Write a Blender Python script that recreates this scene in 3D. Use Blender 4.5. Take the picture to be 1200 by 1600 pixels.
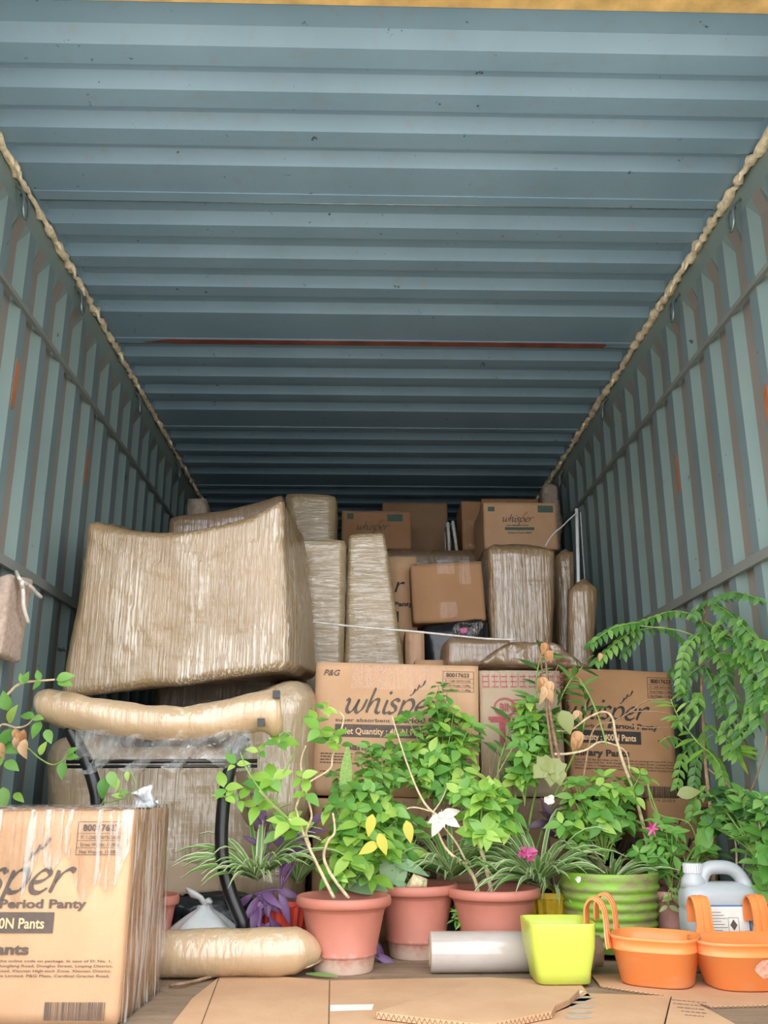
import bpy, math, random
from mathutils import Vector, Matrix, noise as mnoise
R_ = math.radians
sc = bpy.context.scene
for o in list(bpy.data.objects): bpy.data.objects.remove(o)
C = bpy.data.collections.new('scene'); sc.collection.children.link(C)

# ------------------------------------------------------------------ camera, light, exposure
FPX, YAW, PITCH, ROLL = 1417.4, 0.02521, 0.28769, -0.00067
CAMZ = 0.507
cyw, syw, cpt, spt = math.cos(YAW), math.sin(YAW), math.cos(PITCH), math.sin(PITCH)
FW = Vector((syw*cpt, cyw*cpt, spt)); RT = Vector((cyw, -syw, 0)); UP = RT.cross(FW)
RT, UP = math.cos(ROLL)*RT + math.sin(ROLL)*UP, -math.sin(ROLL)*RT + math.cos(ROLL)*UP
CAM = Vector((0, 0, CAMZ))
cd = bpy.data.cameras.new('camera'); cam = bpy.data.objects.new('camera', cd); C.objects.link(cam)
cam.matrix_world = Matrix((( RT.x, UP.x, -FW.x, CAM.x), (RT.y, UP.y, -FW.y, CAM.y), (RT.z, UP.z, -FW.z, CAM.z), (0, 0, 0, 1)))
cd.sensor_fit = 'VERTICAL'; cd.sensor_height = 24.0; cd.lens = FPX/1600*24.0; cd.clip_start = 0.02; cd.clip_end = 200
sc.camera = cam
w = bpy.data.worlds.new('world'); sc.world = w; w.use_nodes = True
bgn = w.node_tree.nodes['Background']; bgn.inputs[0].default_value = (0.93, 0.96, 1.0, 1); bgn.inputs[1].default_value = 2.6
sd = bpy.data.lights.new('sun', 'SUN'); sd.energy = 4.0; sd.angle = R_(3.0); sd.color = (1.0, 0.93, 0.82)
sun = bpy.data.objects.new('sun', sd); C.objects.link(sun); sun.rotation_euler = (R_(-22), R_(-8), 0)   # high, from behind the container: no beam reaches inside
sc.view_settings.view_transform = 'Standard'; sc.view_settings.look = 'None'
sc.view_settings.gamma = 1.0; sc.view_settings.use_curve_mapping = False
sc.view_settings.exposure = 0.82

def at(px, py, Y):
    d = FW + RT*((px-600)/FPX) - UP*((py-800)/FPX)
    k = Y/d.y
    if d.x*k > 1.15: k = 1.15/d.x          # stay inside the side walls
    if d.x*k < -1.08: k = -1.08/d.x
    return CAM + d*k
def flr(px, py, z=0.0):
    d = FW + RT*((px-600)/FPX) - UP*((py-800)/FPX)
    return CAM + d*((z-CAMZ)/d.z)
def onx(px, py, X):
    d = FW + RT*((px-600)/FPX) - UP*((py-800)/FPX)
    return CAM + d*(X/d.x)
def mpp(Y, z=0.4): return (Y*cpt + (z-CAMZ)*spt)/FPX     # metres per pixel

# ------------------------------------------------------------------ materials
def hexc(h):
    def l(c):
        c /= 255.0
        return c/12.92 if c <= 0.04045 else ((c+0.055)/1.055)**2.4
    return (l(int(h[0:2],16)), l(int(h[2:4],16)), l(int(h[4:6],16)), 1)
MATS = {}
class NT:
    def __init__(s, name):
        s.m = bpy.data.materials.new(name); s.m.use_nodes = True; s.t = s.m.node_tree
        s.b = s.t.nodes['Principled BSDF']; s.o = s.t.nodes['Material Output']; MATS[name] = s.m
    def n(s, typ, **kw):
        nd = s.t.nodes.new(typ)
        for k, v in kw.items():
            if hasattr(nd, k): setattr(nd, k, v)
        return nd
    def l(s, a, b): s.t.links.new(a, b)
    def coord(s, scale=(1,1,1), kind='Object', rot=(0,0,0)):
        c = s.n('ShaderNodeTexCoord'); m = s.n('ShaderNodeMapping')
        m.inputs['Scale'].default_value = scale; m.inputs['Rotation'].default_value = rot
        s.l(c.outputs[kind], m.inputs[0]); return m.outputs[0]
    def noise(s, vec, scale, detail=4, rough=0.55, dist=0):
        n = s.n('ShaderNodeTexNoise'); n.inputs['Scale'].default_value = scale; n.inputs['Detail'].default_value = detail
        n.inputs['Roughness'].default_value = rough; n.inputs['Distortion'].default_value = dist
        s.l(vec, n.inputs['Vector']); return n.outputs['Fac']
    def ramp(s, fac, stops):
        r = s.n('ShaderNodeValToRGB'); e = r.color_ramp.elements
        while len(e) < len(stops): e.new(0.5)
        for i, (p, c) in enumerate(stops): e[i].position = p; e[i].color = c if len(c) == 4 else (*c, 1)
        s.l(fac, r.inputs[0]); return r.outputs[0]
    def mix(s, fac, a, b, mode='MIX'):
        m = s.n('ShaderNodeMix'); m.data_type = 'RGBA'; m.blend_type = mode
        for sock, v in ((m.inputs[0], fac), (m.inputs[6], a), (m.inputs[7], b)):
            if hasattr(v, 'links'): s.l(v, sock)
            elif isinstance(v, (int, float)): sock.default_value = v
            else: sock.default_value = v if len(v) == 4 else (*v, 1)
        return m.outputs[2]
    def bump(s, h, strength, dist=0.01, normal=None):
        b = s.n('ShaderNodeBump'); b.inputs['Strength'].default_value = strength; b.inputs['Distance'].default_value = dist
        s.l(h, b.inputs['Height'])
        if normal: s.l(normal, b.inputs['Normal'])
        return b.outputs[0]
    def set(s, **kw):
        for k, v in kw.items():
            i = s.b.inputs[k.replace('_', ' ')]
            if hasattr(v, 'links'): s.l(v, i)
            else: i.default_value = v
        return s
W1, K0 = (1,1,1,1), (0,0,0,1)

def steel(name, col, rusty, dark):
    t = NT(name); v = t.coord()
    n1 = t.noise(v, 2.2, 6); n2 = t.noise(v, 26, 5, 0.65); n3 = t.noise(t.coord((3, 3, 0.7)), 6, 5, 0.6)
    c = t.mix(t.ramp(n1, [(0.35, K0), (0.7, W1)]), hexc(col), hexc(dark))
    c = t.mix(t.ramp(n3, [(0.55, K0), (0.8, (0.35,)*3+(1,))]), c, hexc('8d8478'))
    n4 = t.noise(t.coord((1, 1, 0.55)), 9, 5, 0.7, 0.8)
    c = t.mix(t.ramp(n2, [(0.68, K0), (0.71, W1)]), c, hexc(rusty)); c = t.mix(t.ramp(n4, [(0.70, K0), (0.715, W1)]), c, hexc(rusty))
    t.set(Base_Color=c, Roughness=0.42, Metallic=0.0, Normal=t.bump(n1, 0.25, 0.02))
    t.b.inputs['Specular IOR Level'].default_value = 0.5
    return t.m
steel('teal_steel', '80928f', '43484b', '748785'); steel('teal_roof', '86a4b8', '3f474e', '7b99ad'); steel('teal_dusty', '8d857d', '5d544c', '807972'); steel('teal_scuffed', '75868a', '2c3033', '697a7c'); steel('grey_bar', '858985', '6b5a4c', '72776f')
def simple(name, col, rough=0.6, var=0.12, scale=30, bump=0.15, **kw):
    t = NT(name); v = t.coord(); n = t.noise(v, scale, 4)
    a = hexc(col); d = tuple(x*(1-var*2) for x in a[:3])+(1,); b_ = tuple(min(1, x*(1+var)) for x in a[:3])+(1,)
    t.set(Base_Color=t.ramp(n, [(0.3, d), (0.7, b_)]), Roughness=rough)
    if bump: t.set(Normal=t.bump(n, bump, 0.004))
    for k, x in kw.items(): t.b.inputs[k.replace('_', ' ')].default_value = x
    return t
simple('primer_orange', 'a8683f'); simple('primer_red', '8a5246', var=0.25, scale=8); simple('yellow_paint', 'd4b070', var=0.18, scale=12)
simple('foam', 'efdfc0', 0.8, 0.15, 60, 0.6); simple('ring_steel', '8c9a9c', 0.35, Metallic=0.7)
simple('concrete', '9d968b', 0.9, 0.15, 4); simple('black_tube', '17181a', 0.3, 0.1); simple('black_bag', '1d2127', 0.28, 0.2, 18, 0.8)
simple('soil', '4a3626', 0.95, 0.35, 90, 1.0); simple('white_plastic', 'c9cccd', 0.35, 0.06, 20, 0.5); simple('white_cord', 'dcd8d0', 0.7)
simple('cloth', 'b59f90', 0.9, 0.12, 70, 0.5); simple('grey_cloth', 'a8988a', 0.85, 0.2, 25, 0.6)
simple('ink', '5c5048', 0.75, 0.1, 60, 0); simple('ink_dark', '2c2725', 0.75, 0.1, 60, 0); simple('ink_red', 'b0585a', 0.75, 0.15, 60, 0)
simple('ink_green', '4a6058', 0.75, 0.1, 60, 0); simple('ink_light', 'd7b189', 0.75, 0.05, 60, 0)
simple('paper_white', 'e6e2d8', 0.6, 0.05); simple('label_blue', '3574a8', 0.5, 0.05)
simple('red_pot', 'cf4636', 0.45, 0.12, 20); simple('yellow_pot', 'd9b32a', 0.45, 0.15, 20); simple('mauve_pot', 'b07f76', 0.55, 0.12, 20)
simple('black_pot', '2b2b2b', 0.6); simple('pale_frame', 'cfd3cf', 0.4); simple('paper_core', 'bda183', 0.8, 0.1, 40)
simple('smudge', 'a89f90', 0.8); simple('cut_edge', '7a5a3e', 0.95, 0.3, 220, 0.6)

def kraft(name, col, dark, streak=0.0):
    t = NT(name); v = t.coord(); n1 = t.noise(v, 5, 5); n2 = t.noise(t.coord((1, 1, 14)), 24, 4); n3 = t.noise(t.coord((8,8,1)), 5, 4, 0.6)
    c = t.mix(t.ramp(n1, [(0.3, K0), (0.75, W1)]), hexc(col), hexc(dark))
    c = t.mix(t.ramp(n2, [(0.4, K0), (0.9, (0.3,)*3+(1,))]), c, hexc(dark))
    t.set(Base_Color=c, Roughness=0.72, Normal=t.bump(t.mix(0.6, n1, n3), 0.35, 0.006)); t.b.inputs['Specular IOR Level'].default_value = 0.25
kraft('kraft', 'c8a280', 'b8916e'); kraft('kraft_brown', 'a9815f', '98714f'); kraft('kraft_grey', 'b8a48d', 'a8937b'); kraft('kraft_deep', '9d7f63', '8a6d52')

def wrapped(name, col, dark, rot, coat=0.9, amp=0.9, pale='b9ab97', palefac=0.5, sc_=(60, 60, 2.2), dist=0.3):
    """paper or cardboard under many turns of stretch film: kraft base, glossy coat creased in long pulls"""
    t = NT(name); v = t.coord()
    n1 = t.noise(v, 3.5, 5); st = t.noise(t.coord(sc_, rot=rot), 1.0, 3, 0.55, dist); st2 = t.noise(t.coord((2.5, 2.5, 45), rot=(rot[0]*0.5, 0.2, 0)), 1.0, 3, 0.6)
    mk = t.noise(t.coord((2.3, 2.3, 1.5)), 1.0, 4, 0.6, 0.6); big = t.noise(v, 7, 3)
    c = t.mix(t.ramp(n1, [(0.3, K0), (0.75, W1)]), hexc(col), hexc(dark))
    glint = t.n('ShaderNodeMath', operation='MULTIPLY'); t.l(t.ramp(st, [(0.50, K0), (0.60, W1)]), glint.inputs[0]); t.l(t.ramp(mk, [(0.47, K0), (0.57, W1)]), glint.inputs[1])
    f2 = t.n('ShaderNodeMath', operation='MULTIPLY'); t.l(glint.outputs[0], f2.inputs[0]); f2.inputs[1].default_value = palefac
    c = t.mix(f2.outputs[0], c, hexc(pale))            # pale milky-film streaks; they also paint the film's highlights into the colour
    h1 = t.bump(st, amp, 0.012); h2 = t.bump(st2, 0.35, 0.006, h1); h3 = t.bump(big, 0.35, 0.03, h2)
    t.set(Base_Color=c, Roughness=0.5, Normal=t.bump(big, 0.25, 0.02), Coat_Weight=coat, Coat_Roughness=t.ramp(mk, [(0.4, (.32,)*3+(1,)), (0.6, (.10,)*3+(1,))]), Coat_IOR=1.9)
    t.l(h3, t.b.inputs['Coat Normal'])
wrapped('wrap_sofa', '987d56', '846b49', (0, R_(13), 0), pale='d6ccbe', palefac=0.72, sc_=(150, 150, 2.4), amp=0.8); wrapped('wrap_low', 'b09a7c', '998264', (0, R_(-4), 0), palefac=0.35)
wrapped('wrap_pad', 'c2a683', 'ae9270', (0, R_(82), 0), pale='d8ccba', palefac=0.5, sc_=(40, 40, 2.5)); wrapped('wrap_bubble', 'a58f6c', '87724f', (0, R_(16), 0), pale='c6bba9', palefac=0.55, sc_=(9, 40, 60), amp=0.7, dist=1.4)
wrapped('wrap_brown', '93754c', '7a5f40', (0, R_(3), 0), palefac=0.3, sc_=(70, 70, 3)); wrapped('wrap_dull', '8f7355', '785e44', (0, R_(60), 0), coat=0.7, amp=0.6, palefac=0.2)
wrapped('wrap_box', 'cfa374', 'bb8f63', (0, R_(3), 0), coat=0.6, amp=0.5, pale='e2d6c4', palefac=0.3)

def film(name, base=0.06, milky=0.10, rot=(0,0,0), sc_=(50,50,2), bmp=0.9, ior=1.6, lo=0.50, hi=0.62):
    t = NT(name); t.t.nodes.remove(t.b)
    tr = t.n('ShaderNodeBsdfTransparent'); gl = t.n('ShaderNodeBsdfGlossy'); gl.inputs['Roughness'].default_value = 0.12
    df = t.n('ShaderNodeBsdfTranslucent'); df2 = t.n('ShaderNodeBsdfDiffuse')
    for d in (df, df2): d.inputs['Color'].default_value = (0.86, 0.87, 0.86, 1)
    st = t.noise(t.coord(sc_, rot=rot), 1.0, 4, 0.6, 0.4); mk = t.noise(t.coord(), 9, 4, 0.6, 0.5)
    nb = t.bump(st, bmp, 0.02, t.bump(mk, bmp*.66, 0.03)); t.l(nb, gl.inputs['Normal'])
    fr = t.n('ShaderNodeFresnel'); fr.inputs[0].default_value = ior; t.l(nb, fr.inputs['Normal'])
    ad = t.n('ShaderNodeMath', operation='ADD'); t.l(fr.outputs[0], ad.inputs[0]); ad.inputs[1].default_value = base
    m1 = t.n('ShaderNodeMixShader'); t.l(ad.outputs[0], m1.inputs[0]); t.l(tr.outputs[0], m1.inputs[1]); t.l(gl.outputs[0], m1.inputs[2])
    mm = t.n('ShaderNodeMixShader'); mm.inputs[0].default_value = 0.5; t.l(df.outputs[0], mm.inputs[1]); t.l(df2.outputs[0], mm.inputs[2])
    ml = t.n('ShaderNodeMath', operation='MULTIPLY'); t.l(t.ramp(st, [(lo, K0), (hi, W1)]), ml.inputs[0]); ml.inputs[1].default_value = milky*4
    m2 = t.n('ShaderNodeMixShader'); t.l(ml.outputs[0], m2.inputs[0]); t.l(m1.outputs[0], m2.inputs[1]); t.l(mm.outputs[0], m2.inputs[2])
    t.l(m2.outputs[0], t.o.inputs[0])
film('film'); film('film_tail', 0.0, 0.24, (0, R_(20), 0), (20, 20, 12), 0.25, 1.3); film('film_soft', 0.03, 0.12, (0, R_(35), 0), (26, 26, 7), 0.4, 1.4, 0.25, 0.75); film('film_milky', 0.0, 0.15, (0, R_(8), 0), (70, 70, 3), 0.5, 1.3); film('tape_clear', 0.0, 0.03, (0, R_(90), 0), (90, 90, 6), 0.3, 1.4)

def terra(name, col):
    t = NT(name); v = t.coord(); n = t.noise(v, 14, 5); n2 = t.noise(v, 40, 5, 0.65)
    sp = t.n('ShaderNodeSeparateXYZ'); c0 = t.n('ShaderNodeTexCoord'); t.l(c0.outputs['Object'], sp.inputs[0])
    ad = t.n('ShaderNodeMath', operation='MULTIPLY_ADD'); t.l(n2, ad.inputs[0]); ad.inputs[1].default_value = 0.07; t.l(sp.outputs[2], ad.inputs[2])
    salt = t.ramp(ad.outputs[0], [(0.052, W1), (0.085, K0)])   # lime crust left by watering round the foot
    a = hexc(col); c = t.ramp(n, [(0.3, tuple(x*0.86 for x in a[:3])+(1,)), (0.7, a)])
    mf = t.n('ShaderNodeMath', operation='MULTIPLY'); t.l(salt, mf.inputs[0]); mf.inputs[1].default_value = 0.7
    t.set(Base_Color=t.mix(mf.outputs[0], c, hexc('d9c9b6')), Roughness=0.55, Normal=t.bump(n2, 0.12, 0.003))
terra('terracotta', 'bd7765')
def dirty(name, col, dirt, lo, hi, scale=9, rough=0.5):
    t = NT(name); v = t.coord((1, 1, 3)); n = t.noise(v, scale, 6, 0.65)
    t.set(Base_Color=t.mix(t.ramp(n, [(lo, K0), (hi, W1)]), hexc(col), hexc(dirt)), Roughness=rough, Normal=t.bump(n, 0.2, 0.003))
    return t
dirty('green_paint', '84b435', '8f865f', 0.44, 0.62, 11)
t = dirty('lime_plastic', 'bfca52', 'b3b268', 0.56, 0.85, 7, 0.3); t.b.inputs['Subsurface Weight'].default_value = 0.15; t.b.inputs['Subsurface Radius'].default_value = (0.02, 0.02, 0.005)
dirty('orange_plastic', 'e88a4a', 'dca37c', 0.5, 0.8, 5, 0.35)
t = dirty('can_plastic', 'b3b8bb', 'a8acac', 0.5, 0.8, 6, 0.35); t.b.inputs['Subsurface Weight'].default_value = 0.3; t.b.inputs['Subsurface Radius'].default_value = (0.03, 0.03, 0.03)
t = dirty('roll_film', 'b9aea7', 'a99d95', 0.45, 0.7, 5, 0.2); t.b.inputs['Coat Weight'].default_value = 0.6
def floor_mat():
    t = NT('plywood'); v = t.coord((1, 6, 1)); n = t.noise(v, 5, 6, 0.6); n2 = t.noise(t.coord((9, 40, 9)), 3, 3)
    c = t.mix(t.ramp(n, [(0.3, K0), (0.75, W1)]), hexc('7c6a55'), hexc('988069')); c = t.mix(t.ramp(n2, [(0.62, K0), (0.7, W1)]), c, hexc('5c4a3a'))
    t.set(Base_Color=c, Roughness=0.75, Normal=t.bump(n2, 0.3, 0.004))
floor_mat()
def leafmat(name, cols, trans=0.45, rough=0.42):
    t = NT(name); oi = t.n('ShaderNodeObjectInfo'); v = t.coord(); n = t.noise(v, 6, 3)
    ad = t.n('ShaderNodeMath', operation='MULTIPLY_ADD'); t.l(n, ad.inputs[0]); ad.inputs[1].default_value = 0.3; t.l(oi.outputs['Random'], ad.inputs[2])
    k = len(cols); c = t.ramp(ad.outputs[0], [(0.1+1.0*i/max(1, k-1), hexc(x)) for i, x in enumerate(cols)])
    t.set(Base_Color=c, Roughness=rough)
    tl = t.n('ShaderNodeBsdfTranslucent'); t.l(t.mix(0.5, c, (0.55, 0.75, 0.05, 1), 'MULTIPLY'), tl.inputs[0]); t.l(c, tl.inputs[0])
    mx = t.n('ShaderNodeMixShader'); mx.inputs[0].default_value = trans; t.l(t.b.outputs[0], mx.inputs[1]); t.l(tl.outputs[0], mx.inputs[2]); t.l(mx.outputs[0], t.o.inputs[0])
leafmat('leaf_bright', ['79ad40', '98c650', 'b8da6c']); leafmat('leaf_mid', ['5b9440', '7ab252', '98c66c']); leafmat('leaf_dark', ['456f3a', '5a8a48', '72a35a'])
leafmat('leaf_curry', ['447a34', '5f9540', '86b454']); leafmat('leaf_strap', ['7fa65a', '9dbb78', 'bccf98']); leafmat('leaf_purple', ['5e3f66', '7a5483', '8d6a9c'], 0.25)
leafmat('leaf_purple_dark', ['3d2a3c', '4d3548', '5d4156'], 0.2); leafmat('leaf_dry', ['c08a5c', 'd6aa7e', 'e0bd95'], 0.3, 0.8); leafmat('leaf_olive', ['7e8f4c', '97a763', 'b2b97a'])
leafmat('leaf_yellow', ['c2bd3a', 'd9cf52', 'e3d97a']); leafmat('succulent', ['6f9a72', '82a97e', '93b386'], 0.15, 0.5); leafmat('petal_pink', ['d23c86', 'e0559a', 'e97bb0'], 0.3); leafmat('petal_white', ['e4e0d4', 'efece2', 'f5f2ea'], 0.3)
def striped(name, green, cream):
    t = NT(name); a = t.n('ShaderNodeAttribute', attribute_name='margin'); c = t.mix(t.ramp(a.outputs['Fac'], [(0.45, K0), (0.75, W1)]), hexc(green), hexc(cream)); t.set(Base_Color=c, Roughness=0.4)
    tl = t.n('ShaderNodeBsdfTranslucent'); t.l(c, tl.inputs[0]); mx = t.n('ShaderNodeMixShader'); mx.inputs[0].default_value = 0.35; t.l(t.b.outputs[0], mx.inputs[1]); t.l(tl.outputs[0], mx.inputs[2]); t.l(mx.outputs[0], t.o.inputs[0])
striped('strap_striped', '86ae5c', 'e4e8c8'); striped('strap_green', '739f52', 'b2cb8a')
simple('stem_pale', 'd3bd98', 0.8, 0.2, 60, 0.6); simple('stem_brown', '8f6f58', 0.85, 0.25, 60, 0.8); simple('stem_green', '86a552', 0.6, 0.15, 40); simple('stem_twig', '9d7f62', 0.85, 0.2, 60)

# ------------------------------------------------------------------ mesh helpers
class MB:
    def __init__(s): s.v = []; s.f = []; s.sm = []
    def add(s, vs, fs, smooth=False):
        k = len(s.v); s.v += [tuple(p) for p in vs]; s.f += [tuple(i+k for i in f) for f in fs]; s.sm += [smooth]*len(fs); return s
    def box(s, a, b):
        (x0,y0,z0),(x1,y1,z1) = a, b
        return s.add([(x0,y0,z0),(x1,y0,z0),(x1,y1,z0),(x0,y1,z0),(x0,y0,z1),(x1,y0,z1),(x1,y1,z1),(x0,y1,z1)],
              [(0,3,2,1),(4,5,6,7),(0,1,5,4),(1,2,6,5),(2,3,7,6),(3,0,4,7)])
    def tube(s, pts, rad, n=8, cap=True, flat=1.0, up=None):
        pts = [Vector(p) for p in pts]; m = len(pts); rs = rad if isinstance(rad, (list, tuple)) else [rad]*m
        vs = []; pn = None
        for i, p in enumerate(pts):
            d = (pts[min(i+1, m-1)]-pts[max(i-1, 0)]).normalized()
            if pn is None:
                a = Vector(up) if up else (Vector((0,0,1)) if abs(d.z) < 0.9 else Vector((1,0,0)))
                pn = (a-d*a.dot(d)).normalized()
            else: pn = (pn-d*pn.dot(d)).normalized()
            b = d.cross(pn)
            for k in range(n):
                a = 2*math.pi*k/n; vs.append(p+(pn*math.cos(a)*flat+b*math.sin(a))*rs[i])
        fs = [(i*n+k, i*n+(k+1)%n, (i+1)*n+(k+1)%n, (i+1)*n+k) for i in range(m-1) for k in range(n)]
        if cap: fs += [tuple(range(n-1, -1, -1)), tuple(range((m-1)*n, m*n))]
        return s.add(vs, fs, True)
    def loft(s, secs, n=40, cap0=True, cap1=False):
        """secs: (cx, cy, z, hx, hy, exponent)"""
        vs = []
        for (cx, cy, z, hx, hy, e) in secs:
            for k in range(n):
                a = 2*math.pi*(k+0.5)/n; c, q = math.cos(a), math.sin(a)
                vs.append((cx+hx*math.copysign(abs(c)**(2/e), c), cy+hy*math.copysign(abs(q)**(2/e), q), z))
        m = len(secs); fs = [(i*n+k, i*n+(k+1)%n, (i+1)*n+(k+1)%n, (i+1)*n+k) for i in range(m-1) for k in range(n)]
        if cap0: fs.append(tuple(range(n-1, -1, -1)))
        if cap1: fs.append(tuple(range((m-1)*n, m*n)))
        return s.add(vs, fs, True)
    def lathe(s, prof, n=40, c=(0,0,0), cap0=True, cap1=False):
        return s.loft([(c[0], c[1], c[2]+z, r, r, 2) for r, z in prof], n, cap0, cap1)
    def ribs(s, prof, n, depth, c=(0,0,0)):
        """lathe with vertical flutes"""
        vs = []
        for r, z, q in prof:
            for k in range(n*2):
                a = math.pi*k/n; rr = r+(depth*q if k % 2 else 0); vs.append((c[0]+rr*math.cos(a), c[1]+rr*math.sin(a), c[2]+z))
        m = len(prof); N = n*2
        return s.add(vs, [(i*N+k, i*N+(k+1)%N, (i+1)*N+(k+1)%N, (i+1)*N+k) for i in range(m-1) for k in range(N)]+[tuple(range(N-1,-1,-1))], False)
    def poly(s, pts, z0, z1):
        n = len(pts); vs = [(p[0], p[1], z0) for p in pts]+[(p[0], p[1], z1) for p in pts]
        return s.add(vs, [tuple(range(n-1,-1,-1)), tuple(range(n, 2*n))]+[(i, (i+1)%n, n+(i+1)%n, n+i) for i in range(n)])
    def mesh(s, name, off=(0,0,0)):
        me = bpy.data.meshes.new(name); o = Vector(off); me.from_pydata([tuple(Vector(v)-o) for v in s.v], [], s.f)
        me.polygons.foreach_set('use_smooth', s.sm); me.update(); return me
    def build(s, name, mat, parent=None, loc=None):
        """vertices are in world space; the object's origin goes to loc (or to the parent's)"""
        if parent is not None:
            ob = bpy.data.objects.new(name, s.mesh(name, wl(parent))); ob.parent = parent
        else:
            loc = Vector(loc) if loc is not None else s.base(); ob = bpy.data.objects.new(name, s.mesh(name, loc)); ob.location = loc
        C.objects.link(ob)
        if mat: ob.data.materials.append(MATS[mat])
        return ob
    def base(s):
        xs, ys, zs = zip(*s.v); return Vector(((min(xs)+max(xs))/2, (min(ys)+max(ys))/2, min(zs)))
def wl(o):
    p = Vector(o.location)
    while o.parent: o = o.parent; p = p+o.location
    return p
def tag(o, label=None, cat=None, group=None, kind=None):
    for k, v in (('label', label), ('category', cat), ('group', group), ('kind', kind)):
        if v: o[k] = v
    return o
def thing(name, label, cat, loc, group=None):
    o = bpy.data.objects.new(name, None); o.location = loc; o.empty_display_size = 0.05; C.objects.link(o); return tag(o, label, cat, group)
def link(name, me, parent, M=None):
    ob = bpy.data.objects.new(name, me); C.objects.link(ob); ob.parent = parent
    if M is not None: ob.matrix_local = M
    return ob
def fbm(p, f, seed=0): return mnoise.fractal(Vector(p)*f+Vector((seed*7.3, seed*3.1, seed*1.7)), 1.0, 2.0, 3)
def catmull(pts, k=6):
    P = [Vector(p) for p in pts]; out = []
    for i in range(len(P)-1):
        a, b, c, d = P[max(i-1,0)], P[i], P[i+1], P[min(i+2, len(P)-1)]
        for j in range(k):
            t = j/k; out.append(0.5*((2*b)+(c-a)*t+(2*a-5*b+4*c-d)*t*t+(3*b-a-3*c+d)*t*t*t))
    return out+[P[-1]]
def hexblock(front, back, r=0.03, n=14, amp=0.0, freq=3.0, seed=0, bulge=0.0, mb=None, fine=0.0):
    """front/back: TL,TR,BR,BL points. Rounded, slightly lumpy block spanning the eight corners."""
    mb = mb or MB(); F = [Vector(p) for p in front]; B = [Vector(p) for p in back]
    sx = ((F[1]-F[0]).length+(F[2]-F[3]).length)/2; sz = ((F[0]-F[3]).length+(F[1]-F[2]).length)/2; sy = ((F[0]-B[0]).length+(F[2]-B[2]).length)/2
    S = Vector((sx, sy, sz))/2; r = min(r, 0.98*min(S)); ctr = sum(F+B, Vector())/8
    nx, ny, nz = [max(2, min(60, int(round(n*q/max(S))))) for q in S]
    def par(k, m, h):           # denser near the edges
        u = -1+2*k/m; e = r/h
        return u if m < 4 or e > 0.45 else math.copysign(abs(u)**(0.75), u)
    idx = {}; vs = []
    def vert(c):
        key = tuple(round(x, 5) for x in c)
        if key in idx: return idx[key]
        p = Vector((c[0]*S.x, c[1]*S.y, c[2]*S.z)); q = Vector([max(-(S[i]-r), min(S[i]-r, p[i])) for i in range(3)]); d = p-q
        if d.length > 1e-9:
            d2 = Vector((d.x/r, d.y/r, d.z/r)); m = max(abs(x) for x in d2); p = q+d2.normalized()*m*r
        for i in range(3):
            j, k = [a for a in range(3) if a != i]
            p[i] *= 1+bulge*(1-c[j]**2)*(1-c[k]**2)
        u, v, t = [(p[i]/S[i]+1)/2 for i in range(3)]
        fr = (F[3]*(1-u)+F[2]*u)*(1-t)+(F[0]*(1-u)+F[1]*u)*t; bk = (B[3]*(1-u)+B[2]*u)*(1-t)+(B[0]*(1-u)+B[1]*u)*t
        P = fr*(1-v)+bk*v
        if amp: P += (P-ctr).normalized()*amp*fbm(P, freq, seed)
        if fine: P += (P-ctr).normalized()*fine*fbm(P, freq*6, seed+5)
        idx[key] = len(vs); vs.append(P); return idx[key]
    fs = []
    N = (nx, ny, nz)
    for ax in range(3):
        j, k = (ax+1) % 3, (ax+2) % 3
        for sgn in (-1, 1):
            for a in range(N[j]):
                for b in range(N[k]):
                    q = []
                    for da, db in ((0,0),(1,0),(1,1),(0,1)):
                        c = [0,0,0]; c[ax] = sgn; c[j] = par(a+da, N[j], S[j]); c[k] = par(b+db, N[k], S[k]); q.append(vert(c))
                    fs.append(tuple(q) if sgn > 0 else tuple(reversed(q)))
    return mb.add(vs, fs, True)
def quad(px, Y):
    return [at(x, y, Y if not isinstance(Y, (list, tuple)) else Y[i]) for i, (x, y) in enumerate(px)]
def shift(q, dx=0, dy=0, dz=0): return [p+Vector((dx, dy, dz)) for p in q]

# ------------------------------------------------------------------ flat print (lettering)
_tc = {}
def text_mesh(s, bold=0.0, shear=0.0):
    key = (s, bold, shear)
    if key not in _tc:
        cu = bpy.data.curves.new('t', 'FONT'); cu.body = s; cu.size = 1.0; cu.offset = bold; cu.shear = shear; cu.resolution_u = 3; cu.fill_mode = 'BOTH'
        ob = bpy.data.objects.new('t', cu); C.objects.link(ob); bpy.context.view_layer.update()
        me = bpy.data.meshes.new_from_object(ob.evaluated_get(bpy.context.evaluated_depsgraph_get()))
        vs = [v.co.copy() for v in me.vertices]; fs = [tuple(p.vertices) for p in me.polygons]
        bpy.data.objects.remove(ob); bpy.data.curves.remove(cu); bpy.data.meshes.remove(me)
        xs = [v.x for v in vs] or [0, 1]; x0 = min(xs); wd = max(xs)-x0
        _tc[key] = ([(v.x-x0, v.y) for v in vs], fs, wd)
    return _tc[key]
def put_text(mb, fr, s, u, v, width=None, h=None, bold=0.0, shear=0.0, lift=0.0):
    """fr maps (u, v, lift) of the printed face to space; cap height of the font is about 0.7"""
    vs, fs, wd = text_mesh(s, bold, shear); k = width/wd if width else h/0.7; ky = h/0.7 if h else k
    mb.add([fr(u+x*k, v+y*ky, lift) for x, y in vs], fs)
def put_rect(mb, fr, u0, v0, u1, v1, lift=0.0): mb.add([fr(u0,v0,lift), fr(u1,v0,lift), fr(u1,v1,lift), fr(u0,v1,lift)], [(0,1,2,3)])
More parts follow.
